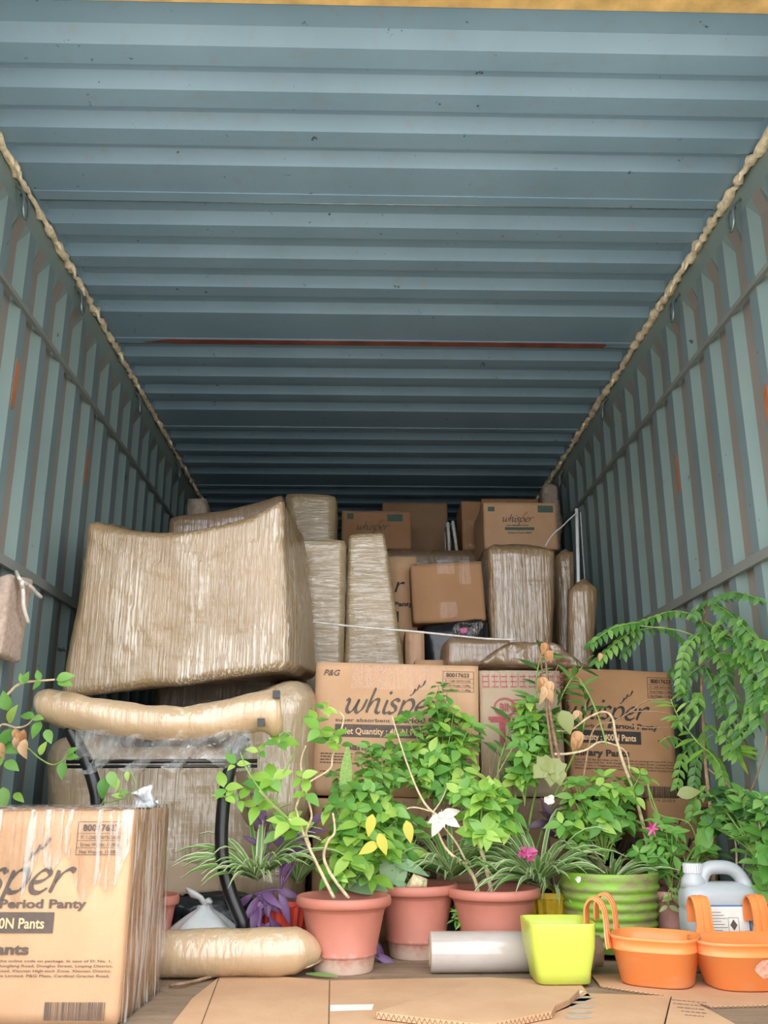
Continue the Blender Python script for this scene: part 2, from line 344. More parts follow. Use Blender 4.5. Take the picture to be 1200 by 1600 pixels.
def put_frame(mb, fr, u0, v0, u1, v1, t):
    for a in ((u0,v0,u1,v0+t), (u0,v1-t,u1,v1), (u0,v0,u0+t,v1), (u1-t,v0,u1,v1)): put_rect(mb, fr, *a)
def put_stroke(mb, fr, pts, w0, w1, closed=False, k=8):
    P = catmull([(x, y, 0) for x, y in pts], k); L, Rr = [], []; nib = Vector((0.8, 0.6, 0)); m = len(P)
    for i, p in enumerate(P):
        d = (P[min(i+1, m-1)]-P[max(i-1, 0)]).normalized(); hw = w0+w1*abs(d.x*nib.y-d.y*nib.x)
        if i in (0, m-1): hw *= 0.55
        nn = Vector((-d.y, d.x, 0))*hw; L.append(p+nn); Rr.append(p-nn)
    mb.add([fr(p.x, p.y, 0) for p in L+Rr], [(i, m+i, m+i+1, i+1) for i in range(m-1)])
LOGO = [[(-.1,.8),(0,.92),(.1,.75),(.1,.25),(.28,0),(.5,.2),(.66,.92)], [(.66,.92),(.62,.3),(.78,0),(1.02,.25),(1.12,.95)],
  [(1.42,1.75),(1.36,.9),(1.34,0)], [(1.36,.35),(1.55,.85),(1.82,.92),(1.86,.5),(1.88,.12),(2.05,0),(2.15,.1)],
  [(2.36,.92),(2.34,.2),(2.46,0),(2.6,.08)], [(3.1,.82),(2.92,.98),(2.7,.85),(2.74,.62),(2.98,.42),(3.02,.15),(2.82,0),(2.62,.08)],
  [(3.36,.95),(3.34,.1),(3.3,-.75)], [(3.36,.5),(3.55,.9),(3.85,.95),(4.02,.55),(3.88,.12),(3.6,0),(3.4,.12)],
  [(4.22,.42),(4.6,.5),(4.82,.75),(4.66,.98),(4.4,.85),(4.24,.45),(4.36,.08),(4.66,0),(4.92,.2)], [(5.12,.95),(5.12,.5),(5.08,0)], [(5.12,.4),(5.3,.82),(5.55,1.0),(5.75,.9)]]
def put_logo(mb, fr, u, v, width, hk=0.85):
    k = width/5.85; sh = 0.28
    for st in LOGO: put_stroke(mb, fr, [(u+(x+0.1+y*sh)*k, v+y*k*hk) for x, y in st], 0.028*k, 0.085*k)
    a = [(2.42+math.cos(i*0.7)*.1, 1.42+math.sin(i*0.7)*.12) for i in range(9)]; mb.add([fr(u+(x+.1+y*sh)*k, v+y*k*hk, 0) for x, y in a], [tuple(range(9))])
    for (x, y) in ((3.95,1.25),(4.2,1.55),(4.55,1.85)): put_stroke(mb, fr, [(u+(x+.1)*k, v+y*k*hk), (u+(x+.3)*k, v+(y+.16)*k*hk), (u+(x+.45)*k, v+(y+.5)*k*hk)], 0.02*k, 0.06*k)
ADDR = ['than refer to the last letter of the online code on package. In case of D: No. 1,', 'China. In case of F: No. 818, Hongfeng Road, Donghu Street, Linping District,',
        'Co., Ltd. - No. 1, Tongchuang Road, Xiaonan High-tech Zone, Xiaonan District,', 'amble Hygiene and Health Care Limited, P&G Plaza, Cardinal Gracias Road,']
def dashes(mb, fr, u0, u1, v, h, seed):            # print too small to read
    r = random.Random(seed); u = u0
    while u < u1-.004:
        w_ = min(u1-u, r.uniform(.004, .014)); put_rect(mb, fr, u, v, u+w_, v+h); u += w_+.0025
def print_full(root, body, fr, W, H, u_shift=0.0, ink='ink', wide=None):
    """print of the sanitary pants carton; u runs 0..W, v runs 0..H; wide: nominal width of the artwork"""
    A = wide or 0.58
    U = lambda x: x*A+u_shift
    V = lambda y: H-y*0.45
    def clipx(x): return max(0.004, min(W-0.004, x))
    def ok(u0, u1): return u1 <= W-.002 and u0 >= .002
    def part(name, mat, *calls):
        mb = MB()
        for c in calls: c(mb)
        ins = []                                       # artwork ends at the edge of the face
        if mb.v: mb.build(name, mat, root)
    tx = lambda s_, u, v, w_, h_, bo=0.0, sh=0.0, li=0.0: (lambda mb: put_text(mb, fr, s_, u, v, width=w_, h=h_, bold=bo, shear=sh, lift=li) if u > .001 else clip_text(mb, fr, s_, u, v, w_, h_, bo, sh, li))
    part('printed_logo', ink, lambda mb: put_logo(mb, fr, U(.17), V(.385), .585*A))
    part('tagline', ink, tx('super absorbent', U(.13), V(.455), .33*A, .012, .008)); part('product_line', ink, tx('Period Panty', U(.50), V(.455), .335*A, .0175, .03))
    part('product_name', ink, tx('Sanitary Pants', U(.20), V(.665), .43*A, .021, .035))
    if U(0.03) >= 0: part('maker_mark', ink, tx('P&G', U(.05), V(.105), .1*A, .02, .012, .3))
    for i, s_ in enumerate(ADDR): part('address_line', ink, tx(s_, U(.25), V(.70+.022*i), (.70, .705, .70, .695)[i]*A, .0052, .01), *([lambda mb, i=i: dashes(mb, fr, U(.05), U(.24), V(.70+.022*i), .0032, i)] if U(.03) >= 0 else []))
    if U(0.03) >= 0: part('small_print', ink, lambda mb: (dashes(mb, fr, U(.05), U(.12), V(.83), .003, 8), dashes(mb, fr, U(.05), U(.2), V(.86), .003, 9)))
    l0, l1, t0, t1 = U(.775), U(.965), V(.05), V(.21)
    def case(mb):
        put_frame(mb, fr, l0, t1, l1, t0, .0012); put_text(mb, fr, '80017623', l0+.012, t0-.02, width=(l1-l0)*.74, h=.0135, bold=.03)
        for i, s_ in enumerate(('IT: 1 (200 UNITS/CASE)', 'Gross Weight: 12.08kg', 'Net Weight: 11.58kg')):
            yy = t0-.026-.0155*i; put_rect(mb, fr, l0, yy, l1, yy+.0009); put_text(mb, fr, s_, l0+.008, yy-.0115, width=(l1-l0)*.82, h=.007, bold=.008)
    part('case_label', ink, case)
    def bars(mb):
        random.seed(5); x = U(.71)
        while x < U(.935):
            bw = random.choice((.0009, .0016, .0026)); put_rect(mb, fr, x, V(.955), x+bw, V(.875)); x += bw+random.choice((.0009, .0013, .0022))
        put_text(mb, fr, '1 49 87176 22152 0', U(.71), V(.985), width=.22*A, h=.0075)
    part('barcode', ink, bars)
    part('printed_bar', ink, lambda mb: put_rect(mb, fr, clipx(U(.13)), V(.57), clipx(U(.715)), V(.475)))
    part('bar_text', 'ink_light', tx('Net Quantity : 400N Pants', U(.165), V(.548), .515*A, .021, .02, 0, .0004))
    for o in root.children:
        if o.name.split('.')[0] in ('case_label', 'barcode', 'small_print', 'address_line', 'tagline', 'product_line', 'product_name', 'bar_text', 'printed_logo', 'maker_mark'): o['kind'] = 'stuff'
def clip_text(mb, fr, s_, u, v, w_, h_, bo, sh, li):
    """lettering that runs over the left edge of a face: keep the triangles on the face"""
    vs, fs, wd = text_mesh(s_, bo, sh); k = w_/wd; ky = h_/0.7
    fs2 = [f for f in fs if all(u+vs[i][0]*k > .002 for i in f)]; use = sorted({i for f in fs2 for i in f}); ix = {i: n for n, i in enumerate(use)}
    if use: mb.add([fr(u+vs[i][0]*k, v+vs[i][1]*ky, li) for i in use], [tuple(ix[i] for i in f) for f in fs2])
def put_text_obj(r, f, s, u, v, w_, h_, mat):
    mb = MB(); put_text(mb, f, s, u, v, width=w_, h=h_, shear=.25, bold=.01); mb.build('printed_text', mat, r)
def put_many(r, f, W, H):
    mb = MB(); put_text(mb, f, 'r', W*.22, H-.17, h=.075, bold=.0, shear=.3, width=.05); put_text(mb, f, 'Panty', W*.22, H-.235, width=.085, h=.02, bold=.03); tag(mb.build('printed_text', 'ink_dark', r), kind='stuff'); mb = MB(); put_rect(mb, f, W*.22, H-.31, W*.36, H-.26); mb.build('printed_bar', 'ink_dark', r)

# ------------------------------------------------------------------ THE CONTAINER
XL, XR, ZC, Y0, Y1 = -1.122, 1.228, 2.39, 1.84, 7.74
mb = MB(); mb.box((-30, -30, -1.3), (30, 40, -1.2)); tag(mb.build('ground', 'concrete'), kind='structure')
# floor: plywood boards on a steel bed
mb = MB(); mb.box((XL-.09, Y0-.06, -.16), (XR+.09, Y1+.08, -.028)); fl = tag(mb.build('floor', 'grey_bar'), kind='structure')
y = Y0-.05; k = 0
while y < Y1-0.01:
    y2 = min(y+.6, Y1); mb = MB(); mb.box((XL, y+.002, -.028), (XR, y2-.002, 0)); mb.build('floor_board', 'plywood', fl); y = y2
def corr(p0, p1, pitch, prof, axis_out):
    """profile points (t, depth) repeated from p0 to p1"""
    out = []; y = p0
    while y < p1:
        for t, d in prof:
            if y+t <= p1: out.append((y+t, d))
        y += pitch
    out.append((p1, out[-1][1])); return out
def wall(name, X, sg):
    pr = corr(Y0+.05, Y1, .2, [(0, 0), (.055, 0), (.1, .022), (.158, .022)], sg); mb = MB(); zt = 2.26; zb = .0; vs = []; m = len(pr)
    ys = [(Y0+.05, 0)]
    for (y, d) in pr: vs += [(X+sg*d, y, zb), (X+sg*d, y, zt-.05), (X+sg*.0, y, zt+.02), (X, y, ZC)]
    fs = []; mi = []
    for i in range(m-1):
        for j in range(3):
            fs.append(((i*4+j), (i+1)*4+j, (i+1)*4+j+1, i*4+j+1)); d0, d1 = pr[i][1], pr[i+1][1]
            mi.append(0 if j == 2 or d0 != d1 else 1 if d0 > 0 else 2)     # grooves hold dust, raised ribs are scraped
    mb.add(vs, fs)
    w_ = tag(mb.build(name, 'teal_steel'), kind='structure'); w_.data.materials.append(MATS['teal_dusty']); w_.data.materials.append(MATS['teal_scuffed']); w_.data.polygons.foreach_set('material_index', mi)
    mb = MB(); mb.box((min(X+sg*.05, X+sg*.07), Y0, 0), (max(X+sg*.05, X+sg*.07), Y1, ZC+.06)); mb.build('outer_skin', 'teal_steel', w_)
    for z, hh in ((1.998, .017), (1.165, .032)):
        mb = MB(); a, b = sorted((X+sg*.002, X-sg*.012)); mb.box((a, Y0+.05, z-hh/2), (b, Y1, z+hh/2)); mb.build('lashing_bar', 'grey_bar', w_)
    return w_
wlft = wall('wall_left', XL, -1); wrgt = wall('wall_right', XR, 1)
mb = MB(); mb.box((XL-.07, Y1, 0), (XR+.07, Y1+.05, ZC+.05)); tag(mb.build('wall_back', 'teal_steel'), kind='structure')
def ring(wl_, X, sg, px, py):
    p = onx(px, py, X-sg*-.0); mb = MB(); z0 = p.z+.05
    pts = [(X-sg*.004, p.y-.022, z0), (X-sg*.03, p.y-.022, z0-.03), (X-sg*.034, p.y-.02, z0-.085), (X-sg*.034, p.y, z0-.105), (X-sg*.034, p.y+.02, z0-.085), (X-sg*.03, p.y+.022, z0-.03), (X-sg*.004, p.y+.022, z0)]
    mb.tube(catmull(pts, 4), .0055, 6); mb.build('lashing_ring', 'ring_steel', wl_)
for p in ((25,318), (117,470), (210,630), (273,735)): ring(wlft, XL, -1, *p)
for p in ((1157,338), (1062,482), (950,640), (882,748)): ring(wrgt, XR, 1, *p)
def patch(wl_, X, sg, px, py, w_, h_, seed):
    p = onx(px, py, X); random.seed(seed); ph = (p.y-(Y0+.05)) % .2; yb = p.y-ph+.012
    pts = [(yb, -h_/2), (yb+w_*.8, -h_/2-.015), (yb+w_, h_*.2), (yb+w_*.85, h_/2), (yb+w_*.2, h_/2+.01), (yb+.004, h_*.1)]
    mb = MB(); x1 = X-sg*.0008; mb.add([(x1, a, p.z+b) for a, b in pts]+[(X, a, p.z+b) for a, b in pts], [tuple(range(6)), (11,10,9,8,7,6)]+[(i, (i+1)%6, 6+(i+1)%6, 6+i) for i in range(6)]); mb.build('primer_patch', 'primer_orange', wl_)
patch(wlft, XL, -1, 22, 597, .034, .15, 1); patch(wlft, XL, -1, 139, 733, .03, .13, 2); patch(wrgt, XR, 1, 1168, 664, .036, .13, 3); patch(wrgt, XR, 1, 1038, 760, .03, .14, 4)
# roof: pressed sheets 1.045 m wide, lapped at seams
mb = MB(); mb.box((XL-.09, Y0, ZC+.055), (XR+.09, Y1+.05, ZC+.075)); roof = tag(mb.build('ceiling', 'teal_roof'), kind='structure')
SE = [2.66+1.045*i for i in range(-1, 6)]
def roofpanel(a, b):
    pr = [(a, 0.0)]; y = a+.035
    while y+.2 < b-.02:
        pr += [(y, .032), (y+.070, .032), (y+.108, 0.0), (y+.178, 0.0)]; y += .209*(b-a)/1.045
    pr += [(b, 0.0)]
    mb = MB(); vs = []
    for (y, d) in pr: vs += [(XL+.01, y, ZC), (XL+.025, y, ZC+d), (XR-.025, y, ZC+d), (XR-.01, y, ZC)]
    mb.add(vs, [(i*4+j, i*4+j+1, (i+1)*4+j+1, (i+1)*4+j) for i in range(len(pr)-1) for j in range(3)]); mb.build('roof_panel', 'teal_roof', roof)
for i in range(len(SE)-1): roofpanel(max(SE[i], Y0), min(SE[i+1], Y1))
for s in SE[1:]:
    if s < Y1-.1:
        mb = MB(); mb.box((XL+.02, s-.045, ZC-.004), (XR-.02, s+.004, ZC+.004)); mb.build('roof_seam', 'teal_roof', roof)
        mb = MB(); mb.tube([(XL+.03, s+.004, ZC-.002), (XR-.03, s+.004, ZC-.002)], .004, 6); mb.build('weld_bead', 'ring_steel', roof)
a, b = at(225, 533, SE[2]).x, at(945, 540, SE[2]).x
mb = MB(); mb.poly([(a, SE[2]-.012), (a+.12, SE[2]-.04), (b-.02, SE[2]-.043), (b, SE[2]-.03), (b-.01, SE[2]-.004), (a+.2, SE[2]-.002)], ZC-.0065, ZC-.004); mb.build('primer_strip', 'primer_red', roof)
for X, n_ in ((XL, 1), (XR, 2)):       # sprayed sealing foam along both roof corners
    random.seed(n_); pts = []; rad = []; y = Y0+.02
    while y < 6.9:
        pts.append((X+(.012 if n_ == 1 else -.012)+random.uniform(-.004, .004), y, ZC-.018+random.uniform(-.007, .006))); rad.append(random.uniform(.006, .019)*(1.15 if n_ == 2 else .95)); y += random.uniform(.014, .03)
    mb = MB(); mb.tube(pts, rad, 8); fo = mb.build('trim_%d' % n_, 'foam'); tag(fo, kind='structure')
    for _ in range(26):
        i = random.randrange(4, len(pts)-4); p = Vector(pts[i]); s = 1 if n_ == 1 else -1; mb = MB()
        mb.tube([p, p+Vector((s*.014, .004, -.014)), p+Vector((s*.02, .01, -.03-random.random()*.012))], [.012, .009, .003], 6); mb.build('foam_drip', 'foam', fo)
# door end frame
mb = MB(); mb.box((XL-.1, Y0-.13, ZC-.024), (XR+.1, Y0-.022, ZC+.12)); tag(mb.build('trim_3', 'yellow_paint'), kind='structure')
for n_, (a, b) in ((4, (XL-.14, XL-.0)), (5, (XR+.0, XR+.14))):
    mb = MB(); mb.box((a, Y0-.13, -.2), (b, Y0+.05, ZC-.024)); tag(mb.build('trim_%d' % n_, 'teal_steel'), kind='structure')

# ------------------------------------------------------------------ CARTONS
def carton(name, label, X0, X1, Yf, dep, z0, z1, rot=0, mat='kraft', prnt=None, tape=True, tilt=0, cat='cardboard box', group=None, seed=1, bul=.012, tapemat='tape_clear', roll=0, top_tape=True):
    W, H = X1-X0, z1-z0; cx, cy = (X0+X1)/2, Yf+dep/2
    root = thing(name, label, cat, (cx, cy, z0), group)
    M = Matrix.Rotation(R_(rot), 3, 'Z') @ Matrix.Rotation(R_(tilt), 3, 'X') @ Matrix.Rotation(R_(roll), 3, 'Y'); O = Vector((cx, cy, z0))
    def L(x, y, z): return O+M @ Vector((x, y, z))
    f = [L(-W/2,-dep/2,H), L(W/2,-dep/2,H), L(W/2,-dep/2,0), L(-W/2,-dep/2,0)]; b = [L(-W/2,dep/2,H), L(W/2,dep/2,H), L(W/2,dep/2,0), L(-W/2,dep/2,0)]
    hexblock(f, b, .005, 16, .002, 6, seed, bul).build('body', mat, root)
    def fr(u, v, lift=0):      # follow the bulge of the face
        x, z = (u/W)*2-1, (v/H)*2-1; bb = bul*(1-min(1, x*x))*(1-min(1, z*z))*dep/2
        return L(u-W/2, -dep/2-bb-.0028-lift, v)
    if tape:
        for (u0, v0, u1, v1) in ([(W*.22, H*.80, W*.80, H*.985)] if tape is True else tape):
            n_ = 8; vs = []; mb = MB()
            for i in range(n_+1):
                for j in range(3):
                    vs.append(fr(u0+(u1-u0)*i/n_, v0+(v1-v0)*j/2, -.0012))
            mb.add(vs, [(i*3+j, (i+1)*3+j, (i+1)*3+j+1, i*3+j+1) for i in range(n_) for j in range(2)]); mb.build('clear_tape', tapemat, root)
    if top_tape:
        mb = MB(); hh = H*(1+bul*0)+.0015; mb.add([L(-W/2+.003, -.03, hh), L(W/2-.003, -.03, hh), L(W/2-.003, .03, hh), L(-W/2+.003, .03, hh)], [(0,1,2,3)])
        mb.add([L(-W/2+.002, -.001, hh+.0004), L(W/2-.002, -.001, hh+.0004), L(W/2-.002, .001, hh+.0004), L(-W/2+.002, .001, hh+.0004)], [(0,1,2,3)]); mb.build('flap_seam', 'cut_edge', root)
    if prnt: prnt(root, None, fr, W, H)
    return root, fr, L
# front left box, film-wrapped
A_, frA, LA = carton('carton', 'film-wrapped printed carton at the front left beside the left wall', -1.085, -.512, 2.215, .345, .0, .440, -2.5, 'kraft', lambda r, b, f, W, H: print_full(r, b, f, W, H, .0), tape=False, seed=3)
mb = MB(); W_, H_, D_ = .573, .440, .345    # clear film drawn over its upper front, top and side
vs = []; nu = 40
prof = [(-D_/2-.006, .30), (-D_/2-.008, .36), (-D_/2-.007, .40), (-D_/2-.004, .443), (-D_/4, .450), (D_/4, .448), (D_/2, .446)]
for i in range(nu+1):
    u = -W_/2-.003+(W_+.006)*i/nu; dz = .03*math.sin(i*.5)+.02*math.sin(i*1.3)
    for j, (yy, zz) in enumerate(prof):
        vs.append(LA(u, yy-(.003*math.sin(i*2.1+j) if j < 3 else 0), zz+(dz*1.3 if j == 0 else dz*.4 if j == 1 else 0)))
m_ = len(prof); mb.add(vs, [(i*m_+j, (i+1)*m_+j, (i+1)*m_+j+1, i*m_+j+1) for i in range(nu) for j in range(m_-1)], True)
vs = []
for i in range(13):
    yy = -D_/2-.004+(D_+.008)*i/12
    for j in range(10): vs.append(LA(W_/2+.008+.005*math.sin(i*1.7)*math.sin(j*.9+i), yy, .447*j/9+.002))
mb.add(vs, [(i*10+j, (i+1)*10+j, (i+1)*10+j+1, i*10+j+1) for i in range(12) for j in range(9)], True)
mb.build('stretch_film', 'film_milky', A_)
def crumple(q, n, amp, freq, seed):
    mb = MB(); vs = []
    for i in range(n+1):
        for j in range(n+1):
            u, v = i/n, j/n; p = q[0].lerp(q[1], u).lerp(q[3].lerp(q[2], u), v); e = fbm(p, freq, seed); vs.append(p+Vector((amp*.4*fbm(p, freq, seed+3), amp*e, amp*.4*fbm(p, freq*.7, seed+6))))
    mb.add(vs, [(i*(n+1)+j, (i+1)*(n+1)+j, (i+1)*(n+1)+j+1, i*(n+1)+j+1) for i in range(n) for j in range(n)], True); return mb
crumple(quad([(203,1236),(236,1231),(246,1266),(207,1262)], 2.57), 22, .03, 26, 4).build('film_tail', 'white_plastic', A_)      # loose tails of film at the back corner
crumple(quad([(236,1250),(247,1250),(265,1298),(250,1306)], 2.58), 18, .02, 30, 6).build('film_tail', 'white_plastic', A_)

X = lambda px, Y: at(px, 1150, Y).x
FY = 3.24
c1x0 = X(487, FY); c1x1 = c1x0+.578
carton('carton', 'large printed carton with bold script logo, upright in the middle behind the plants', c1x0, c1x1, FY, .40, .452, .905, 0, 'kraft', lambda r, b, f, W, H: print_full(r, b, f, W, H), seed=5, roll=1.3)
carton('carton', 'printed carton at the bottom of the stack, mostly hidden behind the terracotta pots', c1x0+.01, c1x1+.01, FY-.01, .40, 0, .449, 0, 'kraft', lambda r, b, f, W, H: print_full(r, b, f, W, H), seed=6)
def print_red(r, b, f, W, H):
    mb = MB(); U0 = W*.12
    for rr in (.034, .029): pass
    pts = [(W*.30+.036*math.cos(a*.5), H*.70+.030*math.sin(a*.5)) for a in range(14)]; put_stroke(mb, f, pts, .0025, .001)
    put_text(mb, f, 'BINGO', W*.24, H*.67, width=.095, h=.026, bold=.03); put_frame(mb, f, W*.40, H*.645, W*.60, H*.76, .0025)
    for x in (0, .006): put_text(mb, f, 'Te', W*.10+x, H*.40-x, width=.16, h=.10, bold=.0)
    tag(mb.build('printed_text', 'ink_red', r), kind='stuff'); mb = MB()
    for i in range(9):
        for j in range(3): put_rect(mb, f, W*.04+i*.033, H*.86+j*.018, W*.04+i*.033+.024, H*.86+j*.018+.0035); 
    for i in range(14): put_rect(mb, f, W*.04+i*.021, H*.865, W*.04+i*.021+.0022, H*.965)
    tag(mb.build('tape_print', 'ink_red', r), kind='stuff')
carton('carton', 'pale carton with red print and red-lettered tape, between two script-logo cartons', c1x1+.012, X(883, FY), FY+.02, .36, .452, .885, 0, 'kraft_grey', print_red, tape=[(.004, .37, .30, .43)], seed=7)
carton('carton', 'plain carton under the red-printed carton, hidden behind twigs', c1x1+.02, X(880, FY), FY+.02, .36, 0, .449, 0, 'kraft_deep', None, seed=8)
c3x0, c3x1 = X(888, FY), X(1051, FY)
carton('carton', 'creased printed carton on the right, between red-printed carton and the leafy tree', c3x0, c3x1, FY, .42, .452, .885, 0, 'kraft_brown', lambda r, b, f, W, H: print_full(r, b, f, W, H, -.115, 'ink_dark', .505), tape=False, seed=9, roll=2.2)
carton('carton', 'printed carton low on the right behind the white jerry can', X(1003, FY), 1.205, FY, .42, 0, .449, 0, 'kraft_brown', lambda r, b, f, W, H: print_full(r, b, f, W, H, -.245, 'ink_dark', .53), tape=False, seed=10)
# second row
DY = 3.70
def dbox(name, label, x0, x1, Yf, dep, ytop, z0, **kw):
    zt = at((x0+x1)/2, ytop, Yf).z; return carton(name, label, at(x0, ytop, Yf).x, at(x1, ytop, Yf).x, Yf, dep, z0, zt, **kw)
dbox('carton', 'carton just showing its top edge behind the large middle carton', 648, 752, DY, .26, 1031, 0, mat='kraft', prnt=lambda r, b, f, W, H: put_text_obj(r, f, 'P&G', .03, H-.05, .07, .02, 'ink'), tape=False, seed=12)
BLK = 3.66
dbox('carton', 'wide low carton under the brown crumpled wrap, hidden by the front row', 756, 905, BLK, .30, 1050, 0, mat='kraft_deep', tape=False, seed=13)

# ------------------------------------------------------------------ WRAPPED FURNITURE (left)
def wrapped_thing(name, label, front, back, mat, cat, r=.03, n=20, amp=.012, freq=4, seed=1, bulge=.03, fine=0.0, group=None, extra=None, sag=0.0):
    mb = hexblock(front, back, r, n, amp, freq, seed, bulge, fine=fine)
    if sag:                                     # cover pulled tight between the corners
        x0, x1 = front[0].x, front[1].x; z0 = (front[2].z+front[3].z)/2; z1 = (front[0].z+front[1].z)/2
        mb.v = [(x, y, z-sag*max(0, math.sin(math.pi*max(0, min(1, (x-x0)/(x1-x0)))))**.7*max(0, (z-z0)/(z1-z0))**2) for x, y, z in mb.v]
    loc = mb.base(); root = thing(name, label, cat, loc, group)
    mb.build('wrapped_body', mat, root)
    if extra: extra(root)
    return root
US = 3.0
f = quad([(140, 812), (442, 772), (452, 1046), (92, 1094)], [3.02, 2.98, 2.98, 3.02]); b = [at(178, 824, 3.6), at(476, 842, 3.6), at(494, 1062, 3.56), at(165, 1062, 3.6)]
def seams(root):
    mb = MB()
    pts = [f[0].lerp(f[1], t)+Vector((0, -.012-.02*math.sin(math.pi*t), -.012)) for t in [i/12 for i in range(13)]]; mb.tube(pts, .004, 6)
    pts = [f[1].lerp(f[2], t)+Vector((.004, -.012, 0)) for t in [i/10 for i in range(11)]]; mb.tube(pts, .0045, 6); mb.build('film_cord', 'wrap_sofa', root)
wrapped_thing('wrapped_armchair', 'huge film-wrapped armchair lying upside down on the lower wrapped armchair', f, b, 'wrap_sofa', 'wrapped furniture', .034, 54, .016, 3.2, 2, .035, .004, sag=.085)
pk = MB()
# lower armchair: body with two arms
lo = thing('wrapped_armchair', 'upright film-wrapped armchair under the upside-down one, with rounded arm', 'wrapped furniture', (at(280, 1200, 3.3).x, 3.35, 0))
f2 = [at(78, 1168, 3.02), at(470, 1168, 3.02), Vector((at(470, 1168, 3.02).x, 3.02, .0)), Vector((at(78, 1168, 3.02).x, 3.02, .0))]
hexblock(f2, shift(f2, 0, .62, 0), .05, 36, .02, 3.5, 4, .03, fine=.004).build('seat_body', 'wrap_low', lo)
f3 = [at(345, 1092, 2.96), at(486, 1050, 2.98), at(480, 1245, 2.98), at(375, 1245, 2.96)]; f3[0].z -= .01
f3[2].z = .35; f3[3].z = .35
hexblock(f3, shift(f3, .01, .62, .02), .09, 26, .02, 4, 6, .04, fine=.004).build('arm', 'wrap_low', lo)
f4 = [at(68, 1150, 3.0), at(160, 1150, 3.0), at(160, 1245, 3.0), at(68, 1245, 3.0)]; f4[2].z = f4[3].z = .35
hexblock(f4, shift(f4, 0, .62, 0), .07, 22, .02, 4, 7, .04, fine=.004).build('arm', 'wrap_low', lo)
# torn cardboard hanging off its skirt
mb = MB(); fl4 = quad([(246, 1345), (345, 1350), (342, 1392), (250, 1402)], 2.965); hexblock(fl4, shift(fl4, 0, .006, 0), .003, 14, .006, 9, 3, 0).build('torn_skirt', 'kraft_grey', lo)

# wrapped black-framed chair
CH = 2.78
ch = thing('tubular_chair', 'black tubular chair with paper-and-film wrapped back, behind the front left carton', 'chair', (at(250, 1300, CH).x, CH, 0))
ctr = [(60,1101),(72,1101),(110,1112),(170,1120),(240,1130),(300,1128),(350,1121),(400,1113),(428,1113),(440,1112)]; rad = [20,27,30,28,27,27,29,31,37,30]
pts = catmull([at(x, y, CH-.02+.03*abs((x-250)/200)) for x, y in ctr], 4); mm = mpp(CH); rr = []
for i in range(len(pts)): t_ = i/(len(pts)-1)*(len(rad)-1); k = int(min(t_, len(rad)-2)); rr.append((rad[k]*(1-t_+k)+rad[k+1]*(t_-k))*mm)
mb = MB(); mb.tube(pts, rr, 22, flat=1.0)
ctrp = at(250, 1120, CH); mb.v = [tuple(Vector(v)+Vector((0, 0, .006*fbm(v, 14, 3)))+Vector((0, -.010*fbm(v, 9, 8), 0))) for v in mb.v]
pad = mb.build('back_pad', 'wrap_pad', ch)
for (x, y) in ((432, 1084), (408, 1128)):
    mb = MB(); q = at(x, y, CH-.062); mb.box(q+Vector((-.011,-.0,-.012)), q+Vector((.009,.03,.010))); mb.build('frame_end', 'black_tube', pad)
mb = MB(); mb.tube(catmull([at(x, y, CH) for x, y in ((108,1138),(122,1165),(137,1195),(147,1225),(152,1255),(152,1330),(150,1400))], 5)+[Vector((at(150,1400,CH).x, CH-.02, .012))], 10.5*mm, 12); mb.build('leg', 'black_tube', ch)
pl = catmull([at(x, y, CH) for x, y in ((382,1150),(368,1180),(357,1210),(350,1250),(346,1300),(348,1345),(360,1395),(378,1440))], 5); mb = MB(); mb.tube(pl+[Vector((pl[-1].x+.012, CH, .016))], 10.5*mm, 12); mb.build('leg', 'black_tube', ch)
for dy_, r_ in ((1189, 3.4), (1197, 2.6)):
    mb = MB(); mb.tube([at(104, dy_+1, CH-.01), at(402, dy_, CH-.01)], r_*mm, 8); mb.build('crossbar', 'black_tube', ch)
mb = MB(); vs = []; nx_, ny_ = 34, 8
for i in range(nx_+1):
    for j in range(ny_+1):
        x = 118+i*(392-118)/nx_; y0_ = 1140; y1_ = 1204+6*math.sin(i*.7)+(14*math.sin(math.pi*i/nx_*2.2) if i > 20 else 0); y = y0_+(y1_-y0_)*j/ny_
        vs.append(at(x, y, CH-.035+.014*math.sin(i*.8+j*1.1)+.02*j/ny_))
mb.add(vs, [(i*(ny_+1)+j, (i+1)*(ny_+1)+j, (i+1)*(ny_+1)+j+1, i*(ny_+1)+j+1) for i in range(nx_) for j in range(ny_)], True); mb.build('film_skirt', 'film_soft', ch)

# roll of bedding on the floor, film-wrapped
RB = 2.69; mm = mpp(RB, .06)
pts = [Vector((at(x, 1500, RB).x, RB+dy, .062+dz)) for x, dy, dz in ((205,0,0),(232,0,0),(300,0,0),(360,0,.001),(420,0,.002),(455,.005,.004),(480,.012,.0),(497,.018,-.012))]
mb = MB(); mb.tube(catmull(pts, 5), [(.060+.0012*math.sin(i*.7))*(1 if i < 26 else max(.3, 1-(i-26)*.075)) for i in range(36)], 24, flat=1.0)
mb.v = [(x, y, max(.001, z+.003*fbm((x,y,z), 12, 2))) for x, y, z in mb.v]
rb = thing('bedding_roll', 'long paper-wrapped roll in clear film lying on the floor left of the pots', 'roll', (pts[2].x, RB, 0)); mb.build('wrapped_body', 'wrap_pad', rb)
mb = MB(); q = pts[-3]; 
for k in range(5): mb.tube([q+Vector((0, -.045+.006*k, .03-.02*k)), q+Vector((.05, -.03+.006*k, .01-.012*k)), pts[-1]+Vector((.012, 0, -.01))], [.002, .003, .002], 5)
mb.build('gathered_end', 'wrap_pad', rb)

